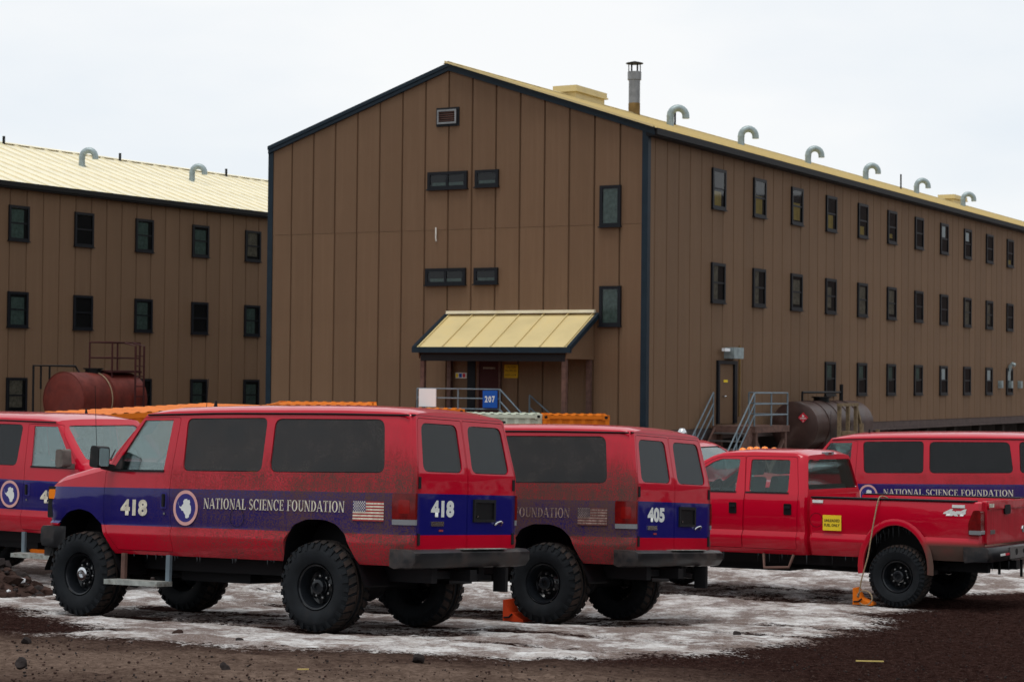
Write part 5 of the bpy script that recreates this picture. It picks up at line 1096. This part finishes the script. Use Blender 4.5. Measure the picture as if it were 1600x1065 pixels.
# -------------------------------- pickup truck
def build_truck():
    WB = 4.38
    P = dict(xs=[1.385, 1.41, 1.47, 1.6, 1.9, 2.3, 2.6, 2.78, 2.95, 3.1, 3.25, 3.45, 3.6, 3.72, 3.9, 4.05, 4.3, 4.7, 5.0, 5.18, 5.27, 5.31],
             top=[(1.385, 2.045), (1.6, 2.075), (2.3, 2.085), (2.78, 2.07), (2.95, 2.03), (3.1, 1.955), (3.72, 1.56), (3.9, 1.51), (5.0, 1.42), (5.2, 1.36), (5.31, 1.26)], crown=[(1.385, .04), (1.6, .075), (2.6, .075), (2.95, .045), (3.7, .03), (3.9, .07), (5.1, .06), (5.31, .03)],
             bot=[(1.385, .66), (3.9, .66), (4.0, .78), (5.31, .86)], narrow=[(1.385, .08), (1.41, .04), (1.47, .01), (1.6, 0), (4.95, 0), (5.18, .03), (5.27, .08), (5.31, .14)],
             rows=[(.92, .665), (.965, .72), (1.010, .87), (1.010, .92), (.976, .99), (.985, 1.04), (1.0, 1.20), (1.006, 1.40), (.985, 1.50), (.975, 1.53)], belt=1.53, zref=1.04, tumble=.36, shear=.16, nose0=2.6, bulge=.10)
    sh = shell(P, 0, .045); gs = shell(P, .010, .018); pr = shell(P, -.010, .02)
    fa = [(WB+.56*math.cos(a), .52+.60*math.sin(a)) for a in np.linspace(-.35, math.pi+.35, 20)]
    fw = rnd([(2.50, 1.545), (2.50, 2.00), (2.80, 2.00), (2.93, 1.955), (3.06, 1.87), (3.48, 1.59), (3.48, 1.545)], .02); rwn = rnd([(1.665, 1.545), (1.70, 2.00), (2.315, 2.00), (2.275, 1.545)], .04)
    fd = rnd([(2.39, .74), (3.52, .74), (3.60, 1.0), (3.60, 1.535), (3.10, 1.895), (2.97, 1.98), (2.83, 2.03), (2.42, 2.045), (2.345, 1.52)], .02); rdp = rnd([(1.53, .74), (2.375, .74), (2.33, 1.52), (2.405, 2.045), (1.60, 2.045), (1.50, 1.52)], .03)
    wsh = rnd([(-.78, 1.64), (.78, 1.64), (.68, 2.02), (-.68, 2.02)], .06); rwin = rnd([(-.86, 1.585), (.86, 1.585), (.72, 2.01), (-.72, 2.01)], .06)
    both = lambda poly, a=.5, b=1.3: [(poly, 'y', a, b), (poly, 'y', -b, -a)]
    cuts = both(grow(fd, .006))+both(grow(rdp, .006))+both(fa, .5, 1.3)+[(wsh, 'x', 2.5, 3.9), (rwin, 'x', 1.1, 1.62)]
    body = sh
    for g in (both(grow(fd, .006)), both(grow(rdp, .006)), both(fa, .5, 1.3), [(wsh, 'x', 2.5, 3.9)], [(rwin, 'x', 1.1, 1.62)]): body = boolean(body, cutter(g), 'DIFFERENCE')
    shade(body, 30); mat0(body, 'paint_truck'); kids = [S('cab', body)]
    for sg in (1, -1):
        sd = lambda poly: [(poly, 'y', .5, 1.3)] if sg > 0 else [(poly, 'y', -1.3, -.5)]
        for (nm, dp, wp, hx) in (('front_door', fd, fw, 2.52), ('rear_door', rdp, rwn, 1.65)):
            dm = boolean(sh, cutter(sd(dp)), 'INTERSECT'); dm = boolean(dm, cutter(sd(grow(wp, .004))), 'DIFFERENCE'); shade(dm, 30); mat0(dm, 'paint_truck')
            y = 1.006*sg; t = MB(); t.prism(rnd([(hx-.06, 1.225), (hx+.06, 1.225), (hx+.06, 1.385), (hx-.06, 1.385)], .02), 'y', min(y, y+.006*sg), max(y, y+.006*sg)); t2 = MB(); t2.box(hx-.045, hx+.045, min(y, y+.026*sg), max(y, y+.026*sg), 1.32, 1.35)
            seal = skin(pr, sd([(wp[0][0]-.03 if nm == 'x' else min(p[0] for p in wp)-.02, 1.525), (max(p[0] for p in wp)+.02, 1.525), (max(p[0] for p in wp)+.02, 1.545), (min(p[0] for p in wp)-.02, 1.545)]), 'dark', 'window_seal')
            kids.append(S(nm, dm, kids=[S('pane', skin(gs, sd(wp), 'glass_truck', 'pane')), S('handle_recess', mk(t, 'handle_recess', 'black', fix=True)), S('door_handle', mk(t2, 'door_handle', 'dark')), S('window_seal', seal)]))
        kids.append(mirror_parts(3.38, 1.0, 1.68, sg, 'plastic'))
        hb = MB(); hb.prism(rnd([(5.1, 1.02), (5.33, 1.02), (5.33, 1.27), (5.12, 1.29)], .03), 'y', *((.66, .93) if sg > 0 else (-.93, -.66))); kids.append(S('headlight', mk(hb, 'headlight', 'lamp_white', 35, True)))
    kids.append(S('windscreen', skin(gs, [(grow(wsh, -.006), 'x', 2.5, 3.9)], 'glass_clear', 'windscreen')))
    rwf = MB(); o = grow(rwin, .02); kids.append(S('rear_window', skin(gs, [(grow(rwin, -.012), 'x', 1.1, 1.62)], 'glass_truck', 'rear_window')))
    t = MB(); t.prism(rnd([(-.14, 2.075), (.14, 2.075), (.14, 2.115), (-.14, 2.115)], .01), 'x', 1.455, 1.52); l2 = MB(); l2.box(1.449, 1.454, -.05, .05, 2.082, 2.108); kids.append(S('third_brake_light', mk(t, 'third_brake_light', 'lamp_white', fix=True), kids=[S('lens', mk(l2, 'lens', 'lamp_red'))]))
    for i, y in enumerate((.52, .24, 0, -.24, -.52)):
        t = MB(); t.lathe([(.001, .065), (.03, .055), (.05, .02), (.055, 0)], 12, 'z'); t.v = [(v[0]*1.3, v[1], v[2]) for v in t.v]
        kids.append(S('clearance_lamp', mk(t, 'clearance_lamp', 'amber', 60), (2.64-.06*abs(y), y, 2.118+(0 if abs(y) < .4 else -.014))))
    # bed
    bp = rnd([(-1.0, .70), (-1.0, 1.48), (1.0, 1.48), (1.0, .70)], .05); mb = MB()
    hx = [(-1.19, .05), (-1.16, .01), (-1.1, 0), (1.28, 0), (1.31, .02)]; ring = []
    secs = []
    for (x, ins) in hx:
        half = [(.94, .675), (.97, .74), (1.013, .88), (1.010, .93), (.980, .99), (1.012, 1.25), (1.0, 1.40), (.985, 1.462), (.955, 1.478), (.83, 1.478), (.82, 1.45), (.82, .84), (0, .84), (0, .675)]
        half = [(max(0, y-ins) if y > .85 else y, z) for y, z in half]; secs.append([(x, y, z) for y, z in half])
    n = len(secs[0])
    for sg in (1, -1):
        vs = [(x, y*sg, z) for s_ in secs for (x, y, z) in s_]; m_ = len(secs)
        fs = [(i*n+k, i*n+(k+1) % n, (i+1)*n+(k+1) % n, (i+1)*n+k) for i in range(m_-1) for k in range(n)]
        # end caps split so that they stay planar and the bed stays open above the floor
        for b0 in (0, (m_-1)*n):
            fs += [tuple(b0+k for k in (0, 1, 2, 3, 4, 5, 6, 7, 8, 9, 10, 11)), tuple(b0+k for k in (0, 11, 12, 13))]
        mb.add(vs, fs)
    bm_ = mb.mesh('bed'); bmq = bmesh.new(); bmq.from_mesh(bm_); bmesh.ops.remove_doubles(bmq, verts=bmq.verts, dist=.0005); ctr = [f for f in bmq.faces if all(abs(v.co.y) < 1e-4 for v in f.verts)]; bmesh.ops.delete(bmq, geom=ctr, context='FACES'); bmesh.ops.recalc_face_normals(bmq, faces=bmq.faces); bmq.to_mesh(bm_); bmq.free()
    ra = [(.02+.465*math.cos(a), .55+.585*math.sin(a)) for a in np.linspace(-.5, math.pi+.5, 24)]
    bed = boolean(bm_, cutter([(ra, 'y', .62, 1.3), (ra, 'y', -1.3, -.62)]), 'DIFFERENCE'); shade(bed, 30); mats(bed, 'paint_truck'); sub = []
    for sg in (1, -1):
        t = MB(); vs = []; q = [a for a in np.linspace(-.15, math.pi+.12, 22)]
        for a in q: vs += [(.02+rr*math.cos(a), sg*yy, .55+(rr+.119)*math.sin(a)) for rr, yy in ((.467, .97), (.470, 1.022), (.490, 1.030), (.555, 1.008))]
        t.add(vs, [(4*i+k, 4*i+k+1, 4*i+k+5, 4*i+k+4) for i in range(len(q)-1) for k in range(3)]); sub.append(S('wheel_flare', mk(t, 'wheel_flare', 'paint_truck', 50, True)))
        t = MB(); t.prism(rnd([(-1.10, sg*.83), (1.30, sg*.83), (1.30, sg*1.0), (-1.10, sg*1.0)], .02), 'z', 1.479, 1.498); sub.append(S('rail_cap', mk(t, 'rail_cap', 'dark', fix=True)))
        t = MB(); vs = []; q2 = ra[2:-2]
        for (x, z) in q2: vs += [(x, sg*.985, z-.004), (x, sg*.625, z-.004)]
        t.add(vs, [(2*i, 2*i+1, 2*i+3, 2*i+2) for i in range(len(q2)-1)]); t.sheet(q2, 'y', sg*.63); sub.append(S('wheel_well', mk(t, 'wheel_well', 'black')))
        tb = MB(); pts = rnd([(-1.205, 1.03), (-1.03, 1.03), (-1.03, 1.20), (-1.10, 1.37), (-1.205, 1.37)], .03); tb.prism(pts, 'y', *((.86, 1.018) if sg > 0 else (-1.018, -.86)))
        tw = MB(); tw.prism(rnd([(-1.211, 1.045), (-1.04, 1.045), (-1.04, 1.10), (-1.211, 1.10)], .01), 'y', *((.875, 1.023) if sg > 0 else (-1.023, -.875))); sub.append(S('tail_light', mk(tb, 'tail_light', 'lamp_red', 35, True), kids=[S('reversing_lamp', mk(tw, 'reversing_lamp', 'lamp_white', 35, True))]))
    kids.append(S('bed', bed, kids=sub))
    # tailgate
    t = MB(); t.prism(rnd([(-.845, .905), (.845, .905), (.845, 1.49), (-.845, 1.49)], .025), 'x', -1.225, -1.165); tg = mk(t, 'tailgate', 'paint_truck', 30, True)
    t = MB(); t.prism(rnd([(-.82, 1.38), (.82, 1.38), (.82, 1.475), (-.82, 1.475)], .04), 'x', -1.243, -1.226); lip = mk(t, 'tailgate_lip', 'paint_truck', 30, True)
    t = MB(); t.prism(rnd([(-.02, 1.30), (.20, 1.30), (.20, 1.43), (-.02, 1.43)], .04), 'x', -1.252, -1.226); hd = mk(t, 'tailgate_handle', 'dark', 35, True)
    t = MB(); t.lathe([(.001, -.012), (.045, -.012), (.05, 0)], 16, 'x', c=(-1.226, -.58, 1.07)); bdg = mk(t, 'round_badge', 'chrome', 35)
    t = MB(); t.prism(rnd([(.54, 1.045), (.72, 1.045), (.72, 1.10), (.54, 1.10)], .008), 'x', -1.231, -1.226); bd2 = mk(t, 'model_badge', 'steel', fix=True)
    t = MB(); t.prism(rnd([(.62, 1.405), (.80, 1.405), (.80, 1.455), (.62, 1.455)], .005), 'x', -1.247, -1.2435); stk = mk(t, 'sticker', 'decal', fix=True)
    kids.append(S('tailgate', tg, kids=[S('tailgate_lip', lip), S('tailgate_handle', hd), S('round_badge', bdg), S('model_badge', bd2), S('sticker', stk)]))
    t = MB(); ys = [(-1.02, .22), (-.98, .06), (-.86, 0), (.86, 0), (.98, .06), (1.02, .22)]; prof = [(-1.20, .66), (-1.33, .68), (-1.36, .74), (-1.36, .84), (-1.33, .875), (-1.18, .875), (-1.18, .70)]; n = len(prof); vs = []
    for (y, dx) in ys: vs += [(x+dx, y, z) for x, z in prof]
    t.add(vs, [(i*n+k, i*n+(k+1) % n, (i+1)*n+(k+1) % n, (i+1)*n+k) for i in range(len(ys)-1) for k in range(n)]+[tuple(range(n)), tuple((len(ys)-1)*n+k for k in range(n))[::-1]])
    pl = MB(); pl.box(-1.375, -1.361, -.35, .35, .70, .86); hl = MB()
    for (y, r) in ((.10, .045), (-.18, .03)): hl.lathe([(.001, -.003), (r, -.003), (r, 0)], 14, 'x', c=(-1.376, y, .79))
    rf = MB(); rf.box(-1.368, -1.361, .52, .70, .755, .785); rf2 = MB(); rf2.box(-1.368, -1.361, .36, .52, .755, .785)
    hr = MB(); hr.box(-1.36, -.9, -.07, .07, .54, .66); hr.tube([(-1.3, -.3, .66), (-1.3, -.3, .42)], .02, 6); hr.tube([(-1.2, .3, .66), (-1.2, .3, .48)], .02, 6)
    kids.append(S('rear_bumper', mk(t, 'rear_bumper', 'bumper', 40, True), kids=[S('step_plate', mk(pl, 'step_plate', 'steel')), S('hole', mk(hl, 'hole', 'black')), S('reflector', mk(rf, 'reflector', 'decal_clean')), S('reflector', mk(rf2, 'reflector', 'sign_red')), S('hitch', mk(hr, 'hitch', 'black'))]))
    t = MB(); t.box(5.18, 5.42, -.98, .98, .74, .93); kids.append(S('front_bumper', mk(t, 'front_bumper', 'bumper'))); t = MB(); t.box(5.28, 5.36, -.64, .64, .96, 1.27); kids.append(S('grille', mk(t, 'grille', 'chrome')))
    # decals and small parts
    for sg in (1,):
        t = MB(); t.prism([(.82, 1.03), (1.10, 1.03), (1.10, 1.245), (.82, 1.245)], 'y', 1.013, 1.0165); fs_ = mk(t, 'fuel_notice', 'yellow', fix=True)
        a = S('lettering', mats(text_mesh('UNLEADED', .040, .001, 0, .235), 'dark'), (.96, 1.0185, 1.17), (0, 0, math.pi)); b = S('lettering', mats(text_mesh('FUEL ONLY', .040, .001, 0, .235), 'dark'), (.96, 1.0185, 1.105), (0, 0, math.pi))
        kids.append(S('fuel_notice', fs_, kids=[a, b]))
        kids.append(S('drive_badge', mats(text_mesh('4x4', .095, .008, .35, .34), 'decal_clean'), (-.84, 1.014, 1.335), (0, 0, math.pi)))
        for (x0, x1, z) in ((1.10, 1.26, 1.432), (-.98, -.80, 1.418)): t = MB(); t.prism([(x0, z-.02), (x1, z-.02), (x1, z+.02), (x0, z+.02)], 'y', 1.0005, 1.014); kids.append(S('reflective_strip', mk(t, 'reflective_strip', 'decal_clean', fix=True)))
        t = MB(); n = 24; a_ = [(.10*math.cos(2*math.pi*k/n), 0, .10*math.sin(2*math.pi*k/n)) for k in range(n)]; b_ = [(.094*math.cos(2*math.pi*k/n), 0, .094*math.sin(2*math.pi*k/n)) for k in range(n)]; t.add(a_+b_, [(k, (k+1) % n, n+(k+1) % n, n+k) for k in range(n)]); kids.append(S('fuel_door', mk(t, 'fuel_door', 'black'), (1.20, 1.0145, 1.17)))
        st_ = MB(); st_.tube([(2.05, .95, .66), (1.99, 1.05, .47), (1.61, 1.05, .49), (1.58, .95, .66)], .022, 8); kids.append(S('hoop_step', mk(st_, 'hoop_step', 'rust_beam', 40)))
    kids += [S('seat', seat_mesh(2.55, .18, .75, 1.05, .60)), S('seat', seat_mesh(2.55, -.75, -.18, 1.05, .60)), S('seat', seat_mesh(1.70, -.75, .75, 1.05, .50))]
    t = MB(); t.prism(rnd([(3.2, 1.1), (3.7, 1.1), (3.7, 1.5), (3.4, 1.55), (3.25, 1.45)], .05), 'y', -.85, .85); kids.append(S('dashboard', mk(t, 'dashboard', 'dark', 35, True))); kids.append(S('steering_wheel', steering(3.12, .45, 1.52)))
    t = MB(); t.box(1.5, 3.7, -.85, .85, .72, .76); kids.append(S('floor_pan', mk(t, 'floor_pan', 'dark')))
    kids += wheels(WB, .875, .433, .285, wheel_spec2); kids.append(undercarriage(WB, .433, .72, .60, -1.1, 5.1))
    t = MB()
    for i in range(60):
        side = random.random(); 
        if side < .55: a = random.uniform(.3, 2.6); x = .02+.49*math.cos(a); z = .55+.57*math.sin(a); y = random.uniform(.7, .97)
        else: x = random.uniform(-1.35, 4.0); z = .665; y = random.choice([.93, .8, .6]) if x > -1.1 else random.uniform(-.9, .9)
        h = random.uniform(.04, .16); t.tube([(x, y, z), (x, y, z-h)], [.009, .001], 5)
    kids.append(S('icicles', mk(t, 'icicles', 'rubber_letter'), kind='stuff')); return kids
truck_kids = build_truck()
def place_truck(key, label, over=None):
    loc, rot, _ = POSE[key]; o = thing('pickup_truck', label, 'pickup truck', loc, rot, 'red pickup trucks')
    for k in truck_kids: inst(k, o, over)
    return o
tP = place_truck('P', 'red crew-cab pickup truck with yellow unleaded fuel notice on its bed')
_e = obj('emblem', _em[0], None, tP, (3.05, 1.0065, 1.20), (0, 0, math.pi)); obj('emblem_disc', _em[1], None, _e); obj('continent', _em[2], None, _e, (0, -.003, 0))
tQ = place_truck('Q', 'red truck whose windscreen shows between the 405 van and the crew-cab pickup', {'glass_truck': 'glass_clear'})
t = MB(); t.lathe([(.001, .19), (.05, .18), (.085, .12), (.085, .06), (.05, .02), (.03, 0)], 16, 'z'); obj('beacon', mats(t.mesh('beacon', 50), 'chrome'), None, tQ, (2.62, .0, 2.155))

# -------------------------------- chocks, rope, stick, rocks, rubble
def wheel_at(key, x, y):
    l_, r_, _ = POSE[key]; v = Matrix.Translation(l_) @ Euler(r_).to_matrix().to_4x4() @ Vector((x, y, 0)); return v
def chock(label, key, x, y, sgn, s, m):
    p = wheel_at(key, x, y); rz = POSE[key][1][2]
    o = thing('wheel_chock', label, 'wheel chock', (p.x, p.y, gz(p.x, p.y)+.03), (0, 0, rz+(0 if sgn > 0 else math.pi)), 'wheel chocks')
    t = MB(); t.prism([(0, 0), (.30*s, 0), (.29*s, .03), (.10*s, .10*s), (.03, .25*s), (0, .25*s)], 'y', -.10, .10); obj('wedge', mk(t, 'wedge', m, 30, True), None, o)
    t = MB(); t.tube([(.02, -.105, .04), (.10, -.115, .05), (.14, -.108, .09)], .012, 6); obj('loop', mk(t, 'loop', 'black', 40), None, o); return o
chock('red-orange wedge chock against the rear tyre of the 405 van', 'B', .60, .86, -1, 1.0, 'chock_red')
cp = chock('orange wheel chock with rope behind the pickup rear tyre', 'P', .62, .98, -1, .9, 'chock')
a = wheel_at('P', .34, 1.03); Mx = Matrix.Translation(POSE['P'][0]) @ Euler(POSE['P'][1]).to_matrix().to_4x4()
pts = [(.22, .80, 1.50), (.24, .93, 1.525), (.25, 1.01, 1.51), (.27, 1.05, 1.40), (.32, 1.10, 1.05), (.37, 1.13, .70), (.45, 1.14, .42), (.50, 1.12, .22), (.52, 1.10, .14)]
pts += [(.42+.11*math.cos(a_), 1.13, .13+.10*math.sin(a_)) for a_ in np.linspace(.2, 5.6, 14)]
pts = [tuple(Mx @ Vector(p)) for p in pts]; sm = []
for i in range(len(pts)-1):
    p0, p1, p2, p3 = [Vector(pts[min(max(j, 0), len(pts)-1)]) for j in (i-1, i, i+1, i+2)]
    for u in (0, .33, .66): sm.append(.5*((2*p1)+(-p0+p2)*u+(2*p0-5*p1+4*p2-p3)*u*u+(-p0+3*p1-3*p2+p3)*u**3))
t = MB(); t.tube(sm, .010, 8); ro = obj('rope', mk(t, 'rope', 'rope', 50)); tag(ro, 'tan rope hanging from the pickup bed rail to the orange chock', 'rope')
def rockmesh(r, m, seed):
    rg = np.random.default_rng(seed); v, f = icosphere(1, 3); d = 1+.0*v[:, 0]
    for k in range(7): n_ = rg.normal(size=3); n_ /= np.linalg.norm(n_); d = np.minimum(d, (rg.uniform(.55, .85))/np.maximum(.05, v @ n_)) if True else d
    v = v*np.minimum(d, 1.0)[:, None]*np.array([1.1, .9, .75])*r; v += rg.normal(size=v.shape)*r*.025
    mb = MB(); mb.add(v.tolist(), f); return mk(mb, 'rock', m, 30)
ROCKS = [(-3.80, 15.6, .055, 'rock', 'grey rock in the lower left foreground mud, biggest of the loose stones'), (-3.30, 19.95, .055, 'rock_brown', 'brown stone on the ice below the 418 van side step'), (-2.57, 19.15, .05, 'rock', 'small stone on the ice midway between the wheels of the 418 van'), (-.78, 17.3, .065, 'rock', 'flat dark stone at the ice edge below the lettering No unauthorised' if False else 'flat dark stone at the muddy ice edge right of the 418 van rear wheel'), (-2.25, 15.9, .05, 'rock', 'small grey stone on the light brown track near the bottom edge'), (-4.35, 18.05, .05, 'rock', 'dark pebble at the left mud below the ice tongue'), (2.55, 22.4, .05, 'rock', 'dark stone lying on the ice right of the 405 van')]
for i, (x, y, r, m, lab) in enumerate(ROCKS): tag(obj('rock', rockmesh(r*1.05, m, i), None, None, (x, y, gz(x, y)+r*.55), (random.random(), random.random(), random.random()*6)), lab, 'rock', 'loose rocks')
def scatter(name, n, fn, rmin, rmax, m, label, kind='stuff', flat=.8, sub=ICO):
    v0, f0 = sub; nv = len(v0); V = []; Fc = []
    P_ = fn(n)
    for i in range(len(P_)):
        r = rmin+(rmax-rmin)*RNG.random()**3; M3 = np.array(Euler(tuple(RNG.random(3)*6)).to_matrix()); s = r*(1+.5*(RNG.random(3)-.5)); vv = (v0*(1+.35*(RNG.random((nv, 1))-.5))*s) @ M3.T; vv[:, 2] *= flat
        V.append(vv+np.array([P_[i][0], P_[i][1], P_[i][2]+r*.25])); Fc += [tuple(a+i*nv for a in f) for f in f0]
    me = bpy.data.meshes.new(name); me.from_pydata(np.concatenate(V).tolist(), [], Fc); me.update(); mats(me, m); o = obj(name, me); tag(o, label, None, kind=kind); return o
def fore(n):
    u = RNG.uniform(-.27, .27, n*2); y = 14.3+13*RNG.random(n*2)**1.3; x = u*y; s = snow_field(x, y); keep = RNG.random(n*2) > s*.85; x, y = x[keep][:n], y[keep][:n]; return np.c_[x, y, ground_z(x, y)+.015]
scatter('gravel', 1800, fore, .003, .013, 'rock', 'fine dark gravel strewn over the mud')
scatter('brown_gravel', 3000, fore, .003, .014, 'rock_brown', 'reddish brown grit strewn over the mud')
def heap(n):
    a = RNG.uniform(0, 2*math.pi, n); r = np.sqrt(RNG.random(n)); x = -7.25+1.15*r*np.cos(a); y = 26.4+1.0*r*np.sin(a); h = .62*np.maximum(0, 1-r**1.3); return np.c_[x, y, ground_z(x, y)+h*RNG.uniform(.75, 1.0, n)]
mb = MB(); q = []
for i in range(9):
    for k in range(20):
        rr = i/8; a = 2*math.pi*k/20; x, y = -7.25+1.2*rr*math.cos(a), 26.4+1.05*rr*math.sin(a); q.append((x, y, gz(x, y)+.60*max(0, 1-rr**1.3)-.03))
mb.add(q, [(i*20+k, i*20+(k+1) % 20, (i+1)*20+(k+1) % 20, (i+1)*20+k) for i in range(8) for k in range(20)])
hp = obj('rubble_pile', mk(mb, 'rubble_pile', 'rock_brown', 60)); tag(hp, 'heap of dark earth and broken ice at the left edge under the van', 'rubble')
for (nm, m, n, r0, r1) in (('lumps', 'rock_brown', 420, .03, .13), ('stones', 'rock', 160, .03, .11), ('ice_lumps', 'ice', 70, .02, .08)):
    o = scatter(nm, n, heap, r0, r1, m, 'x', 'stuff'); o.parent = hp; del o['label']
t = MB(); t.box(-.13, .13, -.009, .009, 0, .010); x, y = 3.35, 18.6; sk = obj('wooden_stick', mk(t, 'wooden_stick', 'stick'), None, None, (x, y, gz(x, y)+.035), (0, .02, .08)); tag(sk, 'yellow wooden stick lying on dark mud at the lower right', 'stick')
t = MB(); t.box(-.045, .045, -.006, .006, 0, .008); x, y = .12, 15.9; sk = obj('wood_splinter', mk(t, 'wood_splinter', 'stick'), None, None, (x-1.75+.0, y, gz(x-1.75, y)+.03), (0, .02, .3)); tag(sk, 'short pale wood splinter on the brown track by the bottom edge', 'splinter')
x, y = -.30, 31.6; z = gz(x, y)
hf = thing('hitch_frame', 'yellow steel trailer hitch frame seen below the bumper between the two middle vans', 'trailer hitch', (x, y, z), (0, 0, R(-10)))
t = MB(); t.box(-.28, .1, -.1, .1, .22, .34); obj('coupler', mk(t, 'coupler', 'yellow'), None, hf)
t = MB(); t.bar((0, 0, .30), (1.6, .3, .30), .12, .10); obj('drawbar', mk(t, 'drawbar', 'yellow'), None, hf); t = MB(); t.bar((.3, .1, .06), (1.5, .4, .06), .14, .12); obj('skid', mk(t, 'skid', 'yellow'), None, hf)
t = MB(); t.tube([(.35, .05, -.02), (.35, .05, .62)], .05, 10); obj('jack', mk(t, 'jack', 'black', 40), None, hf)
